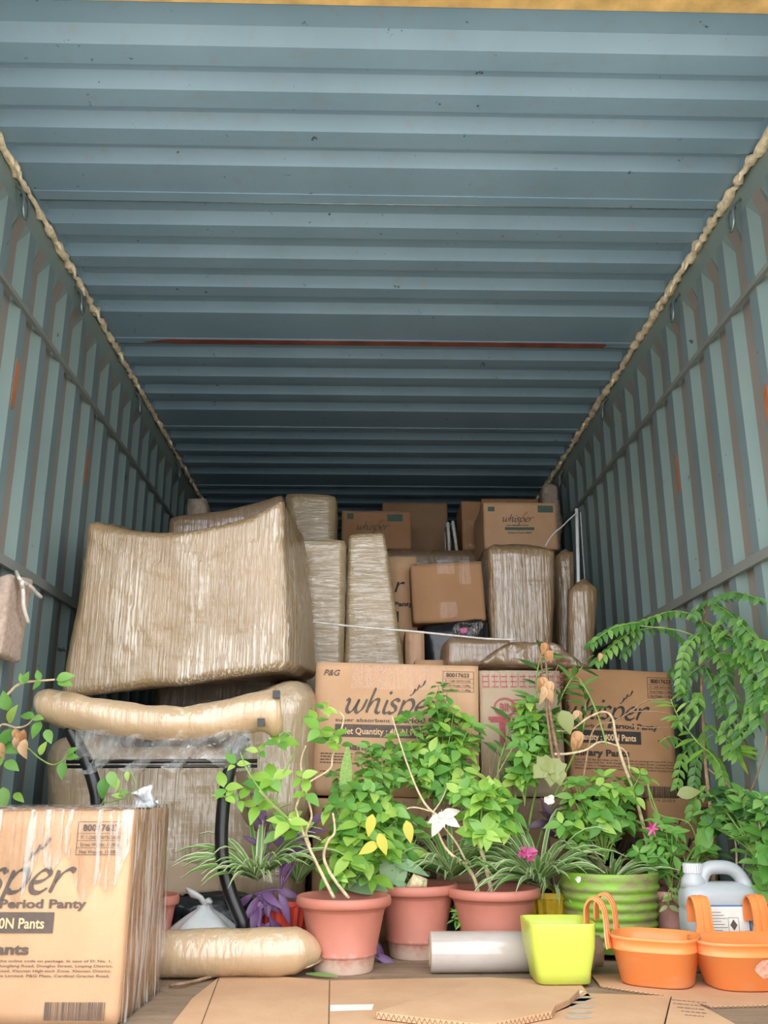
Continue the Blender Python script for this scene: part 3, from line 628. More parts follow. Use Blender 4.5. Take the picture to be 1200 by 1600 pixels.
# white knotted bag and black bundle
BG = 2.86; mm = mpp(BG, .12)
root = thing('plastic_bag', 'white knotted plastic bag lying behind the wrapped roll', 'plastic bag', (at(318, 1450, BG).x, BG, 0))
cx = at(318, 1450, BG).x; prof = [(.02,.001),(.085,.004),(.105,.05),(.10,.09),(.075,.115),(.045,.135),(.02,.15),(.016,.162)]
mb = MB(); mb.lathe(prof, 30, (cx, BG, 0), True, True)
mb.v = [(x+(x-cx)*.18*math.sin(8*math.atan2(y-BG, x-cx))*(z/.16), y+.008*fbm((x,y,z), 20, 1), z+.006*fbm((x,y,z), 16, 2)) for x, y, z in mb.v]; mb.build('sack', 'white_plastic', root)
mb = MB(); k0 = Vector((cx, BG, .162)); mb.tube([k0, k0+Vector((-.012, -.01, .02)), k0+Vector((-.035, -.012, .03)), k0+Vector((-.055, -.012, .045))], [.016, .014, .02, .006], 9, flat=.5); mb.tube([k0+Vector((.0,0,.005)), k0+Vector((.012,-.008,.012)), k0+Vector((.022, -.012, .006))], [.012,.014,.006], 8, flat=.6); mb.build('knot', 'white_plastic', root)
f5 = quad([(250, 1402), (408, 1398), (412, 1470), (250, 1470)], 2.93); f5[2].z = f5[3].z = .001
wrapped_thing('refuse_bundle', 'shiny black plastic bundle behind the white knotted bag', f5, shift(f5, 0, .1, 0), 'black_bag', 'plastic bundle', .04, 26, .03, 8, 3, .02, .008)

# ------------------------------------------------------------------ CARGO FURTHER BACK
f = quad([(262, 800), (440, 770), (446, 850), (262, 850)], 3.95); f[2].z = f[3].z = f[2].z-.25
b_ = shift(f, 0, .5, 0)
wrapped_thing('wrapped_sofa', 'long brown wrapped piece with raised corner behind the upside-down armchair', [at(262, 803, 3.95), at(443, 768, 3.95), Vector((at(443, 768, 3.95).x, 3.95, .0)), Vector((at(262, 803, 3.95).x, 3.95, .0))], [at(262, 803, 3.95)+Vector((0,.3,0)), at(443, 772, 3.95)+Vector((0,.3,0)), Vector((at(443, 768, 3.95).x, 4.25, .0)), Vector((at(262, 803, 3.95).x, 4.25, .0))], 'wrap_dull', 'wrapped furniture', .03, 40, .015, 3, 5, .0, sag=.03)
def upright(name, label, px, Yf, dep, mat, z0=None, cat='wrapped furniture', **kw):
    q = quad(px, Yf)
    if z0 is not None:
        for i in (2, 3):
            p = q[i]; t_ = q[1 if i == 2 else 0]; k = (z0-t_.z)/(p.z-t_.z); q[i] = t_+(p-t_)*k
    return wrapped_thing(name, label, q, shift(q, 0, dep, 0), mat, cat, **kw)
upright('wrapped_block', 'film-wrapped block with yellowish paper, highest on the left', [(443,768),(527,772),(524,838),(452,838)], 4.35, .3, 'wrap_bubble', 0.0, r=.02, n=40, amp=.014, freq=5, seed=8, bulge=.0, fine=.005)
upright('wrapped_slab', 'flat bubble-wrapped panel standing right of the upside-down armchair', [(462,842),(541,843),(536,1036),(470,1036)], 3.66, .09, 'wrap_bubble', 0.0, r=.015, n=44, amp=.006, freq=6, seed=9, bulge=.01, fine=.003)
upright('wrapped_slab', 'tall tapering film-wrapped piece beside the flat wrapped panel', [(545,836),(601,831),(632,1036),(536,1036)], 3.72, .2, 'wrap_bubble', 0.0, r=.02, n=44, amp=.012, freq=5, seed=10, bulge=.01, fine=.004)
# hidden wardrobe carrying the top row
wt = 1.80
mbx0, mbx1 = at(528, 800, 5.1).x, 1.16
wrapped_thing('wrapped_wardrobe', 'broad brown wrapped wardrobe at the back carrying the top row of cartons', [Vector((mbx0,5.12,wt)), Vector((mbx1,5.12,wt)), Vector((mbx1,5.12,0)), Vector((mbx0,5.12,0))], [Vector((mbx0,5.75,wt)), Vector((mbx1,5.75,wt)), Vector((mbx1,5.75,0)), Vector((mbx0,5.75,0))], 'wrap_dull', 'wrapped furniture', .02, 30, .006, 4, 12, .0)
def print_small(r, b, f, W, H):
    mb = MB(); put_logo(mb, f, W*.24, H*.58, W*.42); tag(mb.build('printed_logo', 'ink', r), kind='stuff'); mb = MB(); put_text(mb, f, 'super absorbent Period', W*.30, H*.49, width=W*.30, h=.008, bold=.02); put_text(mb, f, 'Sanitary Pants 400N', W*.32, H*.33, width=W*.32, h=.008, bold=.02); tag(mb.build('printed_text', 'ink', r), kind='stuff')
    for q in ((.28,.40,.68,.46), (.74,.78,.95,.93), (.06,.80,.15,.90)): mb = MB(); put_rect(mb, f, W*q[0], H*q[1], W*q[2], H*q[3]); mb.build('printed_panel', 'ink_green', r)
def topbox(label, x0, y0, x1, Yf, dep, z0, mat, pr=None, **kw):
    zt = at((x0+x1)/2, y0, Yf).z; return carton('carton', label, at(x0, y0, Yf).x, at(x1, y0, Yf).x, Yf, dep, z0, zt, 0, mat, pr, **kw)
topbox('brown carton with faint script logo, left in the top row below the roof', 534, 798, 643, 5.14, .36, wt+.004, 'kraft_brown', None, seed=14, tape=[(.05,.19,.35,.225)])
def relogo(r, b, f, W, H):
    mb = MB(); put_logo(mb, f, W*.2, H*.50, W*.46); tag(mb.build('printed_logo', 'ink', r), kind='stuff')
    for q in ((.65,.72,.87,.90), (.08,.78,.17,.92)): mb = MB(); put_rect(mb, f, W*q[0], H*q[1], W*q[2], H*q[3]); mb.build('printed_panel', 'ink_green', r)
for o in [o for o in C.objects if o.get('label', '').startswith('brown carton with faint script')]:
    zt = at(588, 798, 5.14).z; x0_ = at(534, 798, 5.14).x; relogo(o, None, (lambda u, v, l=0: Vector((x0_+u, 5.14-.006-l, wt+v))), at(643,798,5.14).x-x0_, zt-wt)
topbox('taller plain carton with taped top, behind the faint-logo carton', 597, 785, 699, 5.52, .22, wt+.004, 'kraft_deep', None, seed=15, tape=[(.02,.0,.36,.09)])
topbox('narrow upright carton with torn tape, left of the green-labelled carton', 721, 783, 752, 5.16, .3, wt+.004, 'kraft_brown', None, seed=16, tape=[(.01,.02,.08,.18)])
zt4 = at(811, 783, 4.95).z
topbox('carton with script logo and green labels, right in the top row', 755, 785, 869, 4.62, .42, at(811, 858, 4.62).z, 'kraft', print_small, seed=17, tape=False)
carton('carton', 'carton with crumpled taped lid peeping over the green-labelled carton', at(752,780,5.16).x, at(842,780,5.16).x, 5.16, .3, wt+.004, at(800,779,5.16).z, 0, 'kraft_brown', None, seed=18)
zb = at(811, 858, 4.62).z
carton('carton', 'brown carton supporting the green-labelled carton, behind the wrapped chair seat', at(757,858,4.62).x, at(867,858,4.62).x, 4.63, .42, 0, zb, 0, 'kraft_deep', None, seed=19)
# picture frames
for i, (x, dx, tl, lb) in enumerate(((706, 3, 'a', 'thin pale picture frame leaning beside the narrow carton, left of the pair'), (716, 4, 'b', 'rounded pale picture frame leaning beside the narrow carton, right of the pair'))):
    q0 = at(x+(-1 if i == 0 else -3), 803-2*i, 4.95); q1 = at(x+(2 if i == 0 else 4), 876, 4.95); zlo = 1.802
    rt = thing('picture_frame', lb, 'picture frame', (q1.x, 5.0, zlo))
    q1 = Vector((q1.x, 4.95, zlo)); q0 = Vector((q0.x, 4.95, q0.z)); hgt = (q0-q1); mbf = MB(); dY = Vector((0, .16, 0)); th = .012
    q0 = q0+Vector((0,.2,0)); q1 = q1+Vector((0,.2,0))
    mbf.tube([q1, q0], th*.8, 8); mbf.tube([q0, q0+dY], th*.8, 8); mbf.tube([q0+dY, q1+dY], th*.8, 8); mbf.tube([q1+dY, q1], th*.8, 8); mbf.build('frame', 'pale_frame', rt)
    mbf = MB(); mbf.add([q1+Vector((.003,0,0)), q1+dY+Vector((.003,0,0)), q0+dY+Vector((.003,0,0)), q0+Vector((.003,0,0)), q1-Vector((.003,0,0)), q1+dY-Vector((.003,0,0)), q0+dY-Vector((.003,0,0)), q0-Vector((.003,0,0))], [(0,1,2,3),(7,6,5,4)]); mbf.build('picture_panel', 'paper_core', rt)
# middle row
carton('carton', 'script-logo carton seen edge-on between tapering wrapped piece and tilted brown box', at(606,872,4.1).x, at(652,872,4.1).x, 4.12, .40, 0, at(630,868,4.1).z, 0, 'kraft', lambda r, b, f, W, H: put_many(r, f, W, H), seed=20, tape=False)
carton('carton', 'small carton with bent flap below the edge-on script-logo carton', at(632,985,3.95).x, at(662,985,3.95).x, 3.9, .18, 0, at(645,985,3.9).z, 0, 'kraft', None, seed=21)
IB = 4.02; zt_, zb_ = at(700, 881, IB).z, at(700, 972, IB).z
I1, _, LI = carton('carton', 'plain orange-brown carton tilted on the black bag, with open dark flap', at(645,880,IB).x, at(757,880,IB).x, IB, .34, zb_, zt_, 0, 'kraft_brown', None, seed=22, roll=-2.6, tape=[(.12,.22,.2,.285),(.12,.02,.2,.09),(.22,.17,.27,.28)], top_tape=False)
Wi = at(757,880,IB).x-at(645,880,IB).x; mb = MB(); hh = zt_-zb_
vs = [LI(-Wi/2, -.17, hh), LI(Wi/2, -.17, hh), LI(Wi/2-.02, -.05, hh+.035), LI(-Wi/2+.03, -.05, hh+.03)]; mb.add(vs+[Vector(v)+Vector((0,.002,.004)) for v in vs], [(0,1,2,3),(7,6,5,4),(0,4,5,1),(1,5,6,2),(2,6,7,3),(3,7,4,0)]); mb.build('top_flap', 'kraft_deep', I1)
q = quad([(662, 972), (764, 962), (764, 1036), (660, 1036)], 4.0); q[2].z = q[3].z = 0; 
wrapped_thing('bin_bag', 'stuffed black bag under the tilted brown carton', q, shift(q, 0, .36, 0), 'black_bag', 'bag', .05, 34, .025, 6, 14, .02, .008)
q = quad([(706, 975), (757, 970), (752, 992), (716, 994)], 3.93)
wrapped_thing('clear_packet', 'small crinkled clear packet with a pink spot on the black bag', q, shift(q, 0, .05, 0), 'film_milky', 'packet', .02, 14, .02, 14, 3, .05, .01, extra=lambda r: (lambda m: m.build('pink_print', 'petal_pink', r))(hexblock(quad([(718,982),(732,980),(730,990),(720,990)], 3.945), shift(quad([(718,982),(732,980),(730,990),(720,990)], 3.945), 0, .01, 0), .004, 6)))
upright('wrapped_chair_seat', 'brown wrapped chair seat tapering downwards below the green-labelled carton', [(762,852),(869,856),(866,1004),(768,1004)], 4.0, .22, 'wrap_brown', 0.0, r=.028, n=44, amp=.018, freq=5, seed=15, fine=.006)
upright('wrapped_post', 'narrow brown wrapped post nearest the back, left of the wrapped rounded post', [(872,860),(899,857),(902,1000),(873,1000)], 4.2, .12, 'wrap_brown', 0.0, r=.03, n=40, amp=.012, freq=6, seed=16, fine=.005)
upright('wrapped_post', 'rounded wrapped post with bright torn strip beside the right wall', [(893,908),(939,906),(928,1040),(892,1040)], 3.86, .12, 'wrap_brown', 0.0, r=.045, n=40, amp=.015, freq=6, seed=17, fine=.006)
q = quad([(697, 994), (800, 997), (800, 1046), (697, 1046)], 3.6)
wrapped_thing('wrapped_parcel', 'flat brown parcel in film with rounded corner, lying behind the red-printed carton', q, shift(q, 0, .3, 0), 'wrap_dull', 'parcel', .03, 22, .008, 6, 18, .02)
q = quad([(742, 1040), (800, 1000), (868, 1004), (932, 1047)], 3.54); q = [q[1], q[2], q[3], q[0]]
wrapped_thing('crumpled_sheet', 'crumpled brown sheet heaped on the cartons below the wrapped chair seat', q, shift(q, 0, .34, 0), 'wrap_dull', 'wrapping sheet', .03, 28, .022, 7, 19, .03, .010)
# pole and strap
mb = MB(); p0 = at(901, 795, 4.02); p1 = at(904, 915, 4.02); mb.tube([p0, p1, Vector((p1.x+.01, 4.02, .0))], .0085, 8)
tag(mb.build('white_pole', 'white_plastic'), 'slim white plastic pole standing upright near the right wall', 'pole')
mb = MB(); mb.tube(catmull([at(x, y, 4.0) for x, y in ((899,803),(889,812),(878,823),(866,833),(858,843),(852,854))], 4), .0075, 6, flat=.4)
tag(mb.build('white_strap', 'white_plastic'), 'white strap running down-left from the top of the slim pole', 'strap')
mb = MB(); mb.tube(catmull([at(x, y, 3.52) for x, y in ((488,972),(535,977),(585,982),(640,986),(700,992),(760,998),(806,999))], 4), .004, 6)
tag(mb.build('rope', 'white_cord'), 'thin pale rope stretched across the wrapped panels', 'rope')
mb = MB(); mb.tube(catmull([onx(x, y, 1.2) for x, y in ((907,800),(910,850),(914,910),(917,960))], 4), .003, 6); tag(mb.build('wall_cable', 'white_cord'), 'thin grey cord hanging down the right wall beside the white pole', 'cord')
q = quad([(848, 752), (874, 757), (878, 862), (850, 850)], 5.0); q[2].z, q[3].z = q[2].z, q[3].z
wrapped_thing('cloth_bundle', 'pale crumpled cloth stuffed in the upper right back corner', q, shift(q, .02, .2, 0), 'grey_cloth', 'cloth', .03, 20, .03, 8, 20, .02, .012)
upright('wrapped_pillar', 'grey-brown wrapped pillar whose top shows in the upper left back corner', [(292,778),(322,778),(322,820),(292,820)], 4.6, .2, 'grey_cloth', 0.0, r=.01, n=30, amp=.004, freq=6, seed=21, bulge=0)
# hanging cloth tied on the left wall
CLX = -1.075
def lx(px, py, X=CLX): return onx(px, py, X)
hc = thing('hanging_cloth', 'folded beige cloth tied with white cord to the left wall bar', 'cloth', lx(20, 965))
q = [lx(8,897), lx(46,905), lx(24,1036), lx(-8,1022)]; q = [Vector((CLX-.012+.0*i, p.y, p.z)) for i, p in enumerate(q)]
hexblock([p+Vector((.028,0,0)) for p in q], [p+Vector((-.012,0,0)) for p in q], .012, 22, .008, 12, 3, .05, fine=.004).build('folded_cloth', 'cloth', hc)
mb = MB(); k0 = lx(33, 908, CLX+.035); mb.tube(catmull([lx(25,893,-1.105), lx(29,902,CLX+.03), k0, lx(36,918,CLX+.04), lx(34,910,CLX+.045), lx(42,914,CLX+.04), k0], 4), .006, 7)
mb.tube(catmull([k0, lx(36,925,CLX+.04), lx(37,948,CLX+.04), lx(44,973,CLX+.04)], 4), .0065, 7); mb.tube(catmull([k0, lx(48,917,CLX+.04), lx(55,925,CLX+.04), lx(64,933,CLX+.04)], 4), .0065, 7); mb.build('cord', 'white_cord', hc)

# ------------------------------------------------------------------ FLOOR CARDBOARD
def sheet(name, label, px, z, th=.006, mat='kraft', group=None, extra=None):
    pts = [flr(x, y, z+th) for x, y in px]; mb = MB(); mb.poly([(p.x, p.y) for p in pts], z+.0006, z+th)
    root = thing(name, label, 'cardboard sheet', (sum(p.x for p in pts)/len(pts), sum(p.y for p in pts)/len(pts), z), group)
    mb.build('liner', mat, root); mb = MB()
    for i in range(len(pts)):                     # fluted core showing at the cut edge
        a, b = pts[i], pts[(i+1) % len(pts)]; L_ = (b-a).length
        if L_ < .05: continue
        n_ = min(160, int(L_/.006)); d = (b-a)/n_; sg = 1 if sum(pts[q].x*pts[(q+1) % len(pts)].y-pts[(q+1) % len(pts)].x*pts[q].y for q in range(len(pts))) > 0 else -1
        o = Vector((d.y, -d.x, 0)).normalized()*.0012*sg; vs = []
        for k in range(n_+1):
            zz = z+.0016 if k % 2 else z+th-.0016
            for s in (-.0011, .0011): p = a+d*k+o; vs.append((p.x, p.y, zz+s))
        mb.add(vs, [(2*k, 2*k+2, 2*k+3, 2*k+1) for k in range(n_)])
    mb.build('fluted_edge', 'cut_edge', root)
    if extra: extra(root, z+th)
    return root
def mark(px, mat, name, dz=.0004):
    def f(root, z):
        pts = [flr(x, y, z+dz) for x, y in px]; mb = MB(); mb.add([(p.x, p.y, z+dz) for p in pts], [tuple(range(len(pts)))]); mb.build(name, mat, root)
    return f
def creases(root, z):
    mark([(516,1570),(584,1569),(581,1578),(516,1580)], 'paper_white', 'paper_tape')(root, z)
    mb = MB()
    for a, b in (((515,1532),(513,1640)), ((345,1520),(300,1640))):
        p, q = flr(*a, z+.0003), flr(*b, z+.0003); n = Vector((0.0015, 0, 0)); mb.add([p-n, p+n, q+n, q-n], [(3,2,1,0)])
    mb.build('fold_crease', 'cut_edge', root)
sheet('cardboard_sheet', 'large flattened cardboard sheet on the floor in front of the terracotta pots', [(250,1625),(300,1560),(352,1519),(420,1524),(515,1532),(640,1529),(765,1527),(905,1534),(925,1560),(820,1600),(800,1660),(245,1660)], 0, extra=creases)
sheet('cardboard_sheet', 'layered torn cardboard piece lying on the large sheet below the film roll', [(588,1581),(680,1552),(762,1530),(830,1538),(905,1546),(890,1560),(868,1570),(862,1580),(760,1600),(680,1592)], .0075, .014)
def edges(root, z):
    mark([(893,1556),(905,1548),(912,1548),(898,1559)], 'paper_white', 'paper_tape')(root, z)
    mb = MB(); random.seed(3)
    for i in range(5): 
        p = flr(884+i*3, 1592-i*8, z+.0004); mb.add([p, p+Vector((.05,.003,0)), p+Vector((.062,.016,0)), p+Vector((.04,.024,0)), p+Vector((.004,.022,0))], [(0,1,2,3,4)])
    tag(mb.build('grey_smudge', 'smudge', root), kind='stuff')
sheet('cardboard_sheet', 'cardboard flap with grey smudges in front of the lime planter', [(812,1604),(880,1574),(918,1552),(1048,1556),(1042,1580),(1036,1605),(1030,1660),(790,1660)], .0005, .0055, extra=None if False else edges)
def ptext(root, z):
    mb = MB()
    for k in range(5):
        o = flr(1046+6*k, 1562+6*k, z+.0004); ux = Vector((.9, -.42, 0)).normalized(); vx = Vector((.42, .9, 0)).normalized()
        dashes(mb, lambda u, v, l=0: o+ux*u+vx*v, 0, .085-.01*k, 0, .006, k)
    tag(mb.build('printed_text', 'ink', root), kind='stuff')
sheet('cardboard_sheet', 'printed cardboard strip slanting under the orange planters', [(925,1524),(985,1520),(1200,1522),(1260,1530),(1260,1568),(1110,1572),(1052,1556),(990,1548),(938,1540)], .0005, .0055)
sheet('cardboard_sheet', 'narrow printed cardboard strip pointing to the lower right corner', [(1050,1556),(1080,1562),(1160,1606),(1190,1660),(1034,1660),(1040,1600)], .007, .005, extra=ptext)
mb = MB(); mb.tube(catmull([flr(265,1540,.006), flr(285,1537,.012), flr(300,1534,.008), flr(352,1520,.01)], 4), [.004]*13, 6); tag(mb.build('dry_twig', 'stem_twig'), 'short dry twig on the floor beside the large cardboard sheet', 'twig')
# film roll
RY = 2.745; mm = mpp(RY, .05); ra = .0525; x0, x1 = at(672, 1500, RY).x, at(939, 1500, RY).x
rl = thing('film_roll', 'pale roll of stretch film lying in front of the terracotta pots', 'roll', ((x0+x1)/2, RY, 0))
mb = MB(); vs = []; n = 36
for (x, r) in ((x0, .036), (x0, ra-.002), (x0+.003, ra), (x1-.03, ra), (x1-.028, .040)):
    for k in range(n): a = 2*math.pi*k/n; vs.append((x, RY+r*math.cos(a), ra+r*math.sin(a)))
mb.add(vs, [(i*n+k, (i+1)*n+k, (i+1)*n+(k+1)%n, i*n+(k+1)%n) for i in range(4) for k in range(n)], True); mb.build('film_winding', 'roll_film', rl)
mb = MB(); vs = []
for (x, r) in ((x0-.002, .032), (x0-.002, .037), (x1, .040), (x1, .034), (x0-.002, .032)):
    for k in range(n): a = 2*math.pi*k/n; vs.append((x, RY+r*math.cos(a), ra+r*math.sin(a)))
mb.add(vs, [(i*n+k, (i+1)*n+k, (i+1)*n+(k+1)%n, i*n+(k+1)%n) for i in range(4) for k in range(n)], True); mb.build('paper_core', 'paper_core', rl)

# ------------------------------------------------------------------ PLANTERS AND CAN
def lime():
    Yc = 2.61; cx = at(879, 1500, Yc-.05).x; z = .0065; hb, ht, H = .070, .088, .146
    rt = thing('planter', 'lime green square plastic planter standing empty in front', 'planter', (cx, Yc, z)); mb = MB(); e = 7
    mb.loft([(cx,Yc,z,hb-.008,hb-.008,e),(cx,Yc,z+.003,hb,hb,e),(cx,Yc,z+.03,hb+.003,hb+.003,e),(cx,Yc,z+H*.6,hb+.015,hb+.015,e),(cx,Yc,z+H-.004,ht,ht,e),(cx,Yc,z+H,ht,ht,e),(cx,Yc,z+H,ht-.004,ht-.004,e),(cx,Yc,z+H*.6,hb+.011,hb+.011,e),(cx,Yc,z+.008,hb-.006,hb-.006,e)], 64, True, True)
    mb.build('tub', 'lime_plastic', rt)
lime()
def orange(px, Yc, rot, label, hw, hd, H, hooks, sticker, patchq):
    z = .0065; cx = at(px, 1500, Yc).x; rt = thing('railing_planter', label, 'planter', (cx, Yc, z)); M = Matrix.Rotation(R_(rot), 4, 'Z'); O = Vector((cx, Yc, z))
    def T(mb): mb.v = [tuple(O+(M @ Vector(v))) for v in mb.v]; return mb
    e = 3.0; mb = MB(); a = .80
    mb.loft([(0,0,0,hw*a-.008,hd*a-.008,e),(0,0,.004,hw*a,hd*a,e),(0,0,H*.70,hw*.945,hd*.945,e),(0,0,H*.71,hw*.97,hd*.97,e),(0,0,H*.735,hw*.97,hd*.97,e),(0,0,H*.745,hw*.955,hd*.955,e),(0,0,H*.93,hw*.985,hd*.985,e),(0,0,H*.94,hw,hd,e),(0,0,H,hw,hd,e),(0,0,H,hw-.004,hd-.004,e),(0,0,H*.7,hw*.92,hd*.92,e),(0,0,.01,hw*a-.006,hd*a-.006,e)], 64, True, True)
    T(mb).build('tub', 'orange_plastic', rt)
    for hx in hooks:
        mb = MB(); prof = [(hd*.93, H*.72), (hd*.97, H), (hd*.99, H+.045), (hd+.004, H+.066), (hd+.018, H+.084), (hd+.036, H+.084), (hd+.050, H+.066), (hd+.053, H+.045), (hd+.053, H+.018)]
        prof = catmull([(0, y, zz) for y, zz in prof], 3); wd = [.032, .031, .03, .027]+[.023]*(len(prof)-4); vs = []; m = len(prof)
        xs = [-1, -.62, -.55, -.2, -.12, .12, .2, .55, .62, 1]; rb = [0, 0, .0025, .0025, 0, 0, .0025, .0025, 0, 0]
        for side in (0, 1):
            for i, p in enumerate(prof):
                d = (prof[min(i+1, m-1)]-prof[max(i-1, 0)]).normalized(); nn = Vector((0, -d.z, d.y))
                for x, q in zip(xs, rb): vs.append(Vector((hx+x*wd[i], p.y, p.z))+nn*((q if side == 0 else -.004)))
        k = len(xs); fs = [(i*k+j, i*k+j+1, (i+1)*k+j+1, (i+1)*k+j) for i in range(m-1) for j in range(k-1)]; o_ = m*k; fs += [tuple(o_+q for q in reversed(f_)) for f_ in fs]
        for i in range(m-1): fs += [(i*k, (i+1)*k, o_+(i+1)*k, o_+i*k), (i*k+k-1, o_+i*k+k-1, o_+(i+1)*k+k-1, (i+1)*k+k-1)]
        fs.append(tuple([(m-1)*k+j for j in range(k)]+[o_+(m-1)*k+j for j in reversed(range(k))])); mb.add(vs, fs); T(mb).build('hook', 'orange_plastic', rt)
    def onside(ang, zz, off=.0012):
        t_ = zz/H; s_ = a+(0.945-a)*min(1, t_/.7); c, q = math.cos(ang), math.sin(ang)
        return O+(M @ Vector(((hw*s_+off)*math.copysign(abs(c)**(2/e), c), (hd*s_+off)*math.copysign(abs(q)**(2/e), q), zz)))
    if sticker:
        a0, a1, z0, z1 = sticker; mb = MB(); vs = [onside(a0+(a1-a0)*i/6, z0+(z1-z0)*j/2) for i in range(7) for j in range(3)]; mb.add(vs, [(i*3+j, (i+1)*3+j, (i+1)*3+j+1, i*3+j+1) for i in range(6) for j in range(2)]); mb.build('torn_sticker', 'paper_white', rt)
        mb = MB(); vs = [onside(a0+(a1-a0)*(.2+.6*i/4), z0+(z1-z0)*(.25+.3*j), .002) for i in range(5) for j in range(3)]; mb.add(vs, [(i*3+j, (i+1)*3+j, (i+1)*3+j+1, i*3+j+1) for i in range(4) for j in range(2)]); mb.build('sticker_print', 'ink', rt)
    if patchq:
        ac, zc, ra_, rz = patchq; random.seed(4); mb = MB(); vs = [onside(ac, zc)]+[onside(ac+ra_*math.cos(i*.3927)*random.uniform(.8, 1.1), zc+rz*math.sin(i*.3927)*random.uniform(.8, 1.1)) for i in range(16)]
        mb.add(vs, [(0, 1+i, 1+(i+1) % 16) for i in range(16)]); mb.build('scuffed_patch', 'scuff', rt)
simple('scuff', 'e3a58c', 0.8, 0.15, 80, 0.8)
orange(1026, 2.57, 62, 'orange railing planter with two curled hooks, beside the lime planter', .096, .112, .116, (-.055, .05), (-1.35, -1.0, .03, .10), None)
orange(1184, 2.53, 6, 'orange railing planter at the right edge with a pale scuffed patch', .170, .098, .112, (-.088, .075), None, (-1.62, .055, .17, .024))
def can():
    Yc = 2.76; W_, D_, H_ = .214, .13, .285; cx = at(1137, 1430, Yc-.06).x; rt = thing('jerry_can', 'white plastic jerry can with blue-edged label behind the orange planters', 'jerry can', (cx, Yc, 0)); x0 = cx-W_/2
    mb = MB(); e = 4; hw, hd = W_/2, D_/2
    S = [(0,.004,hw-.012,hd-.012),(0,.0,hw-.004,hd-.004)]
    secs = [(cx,Yc,.0,hw-.014,hd-.014,e),(cx,Yc,.006,hw-.004,hd-.004,e),(cx,Yc,.02,hw,hd,e),(cx,Yc,.155,hw,hd,e),(cx,Yc,.16,hw-.003,hd-.003,e),(cx,Yc,.165,hw,hd,e),(cx-.001,Yc,.20,hw-.003,hd-.004,3.6),(cx-.003,Yc,.216,hw-.010,hd-.014,3.2),(cx-.006,Yc,.226,hw-.026,hd-.030,2.8),(cx-.010,Yc,.230,hw-.05,hd-.045,2.4)]
    mb.loft(secs, 56, True, True); body = mb.build('body', 'can_plastic', rt)
    nx = x0+.042; mb = MB(); mb.lathe([(.040,.215),(.034,.236),(.026,.248),(.024,.256)], 28, (nx, Yc, 0), True, True); mb.build('neck', 'can_plastic', rt)
    mb = MB(); mb.ribs([(.0255,.252,1),(.0265,.254,1),(.0265,.276,1),(.0245,.279,0),(.010,.280,0)], 26, .0012, (nx, Yc, 0)); mb.lathe([(.0245,.2785),(.001,.2795)], 24, (nx, Yc, 0), False, True); mb.build('cap', 'white_plastic', rt)
    mb = MB(); mb.tube(catmull([(x0+.060,Yc,.205),(x0+.064,Yc,.235),(x0+.082,Yc,.262),(x0+.12,Yc,.268),(x0+.155,Yc,.262),(x0+.178,Yc,.240),(x0+.192,Yc,.205),(x0+.196,Yc,.17)], 5), [.022]*5+[.019]*22+[.021]*9, 14, flat=1.25, up=(0,1,0)); mb.build('handle', 'can_plastic', rt)
    fr = lambda u, v, l=0: Vector((x0+.016+u, Yc-hd-.0012-l, .062+v*.96))
    mb = MB(); put_rect(mb, fr, 0, 0, .150, .118); lb = mb.build('label_border', 'label_blue', rt); mb = MB(); put_rect(mb, fr, .004, .004, .146, .114, .0004); mb.build('label_paper', 'paper_white', lb)
    mb = MB(); put_rect(mb, fr, .004, .004, .024, .045, .0007); mb.build('label_block', 'label_blue', lb)
    mb = MB(); dashes(mb, lambda u, v, l=0: fr(u, v, .0008), .03, .078, .036, .006, 3); put_frame(mb, lambda u, v, l=0: fr(u, v, .0008), .088, .045, .118, .085, .0012)
    mb.add([fr(.103, .05, .0008), fr(.113, .065, .0008), fr(.103, .08, .0008), fr(.093, .065, .0008)], [(0,1,2,3)])
    for i in range(7): put_rect(mb, lambda u, v, l=0: fr(u, v, .0008), .03, .05+i*.008, .03+.04+.008*((i*5) % 3), .0515+i*.008)
    for i in range(3): put_rect(mb, lambda u, v, l=0: fr(u, v, .0008), .09, .02+i*.007, .135, .0215+i*.007)
    tag(mb.build('label_print', 'ink', lb), kind='stuff')
can()

# ------------------------------------------------------------------ PLANTS
def leaf_mesh(name, mat, shape='ovate', w=.5, droop=.25, fold=.12, nseg=6):
    mb = MB(); vs = []
    for i in range(nseg+1):
        t = i/nseg
        if shape == 'ovate': h = w/2*math.sin(math.pi*min(1, t**.8))**.85*(1-.12*t)
        elif shape == 'round': h = w/2*math.sqrt(max(0, 1-(2*t-1)**2))
        elif shape == 'lance': h = w/2*math.sin(math.pi*t**.9)**.9
        elif shape == 'strap': h = w/2*(.75+.25*math.sin(math.pi*t))*(1 if t < .6 else max(.02, (1-t)/.4)**.8)
        elif shape == 'lobed': h = w/2*math.sin(math.pi*min(1, t**.8))**.7*(1+.22*math.sin(t*19))
        else: h = w/2
        h = max(h, .012 if i else .02); z = -droop*t*t; y = t*(1-.15*droop*t)
        for s in (-1, 0, 1): vs.append((s*h, y, z+(fold*h*2 if s else 0)))
    fs = [(i*3+j, i*3+j+1, (i+1)*3+j+1, (i+1)*3+j) for i in range(nseg) for j in range(2)]; mb.add(vs, fs, True); me = mb.mesh(name); me.materials.append(MATS[mat]); return me
LM = {}
def leaf(kind, mat, w=.5, droop=.25, fold=.12, nseg=6):
    key = (kind, mat, w, droop, fold)
    if key not in LM: LM[key] = leaf_mesh('leaf_'+kind, mat, kind, w, droop, fold, nseg)
    return LM[key]
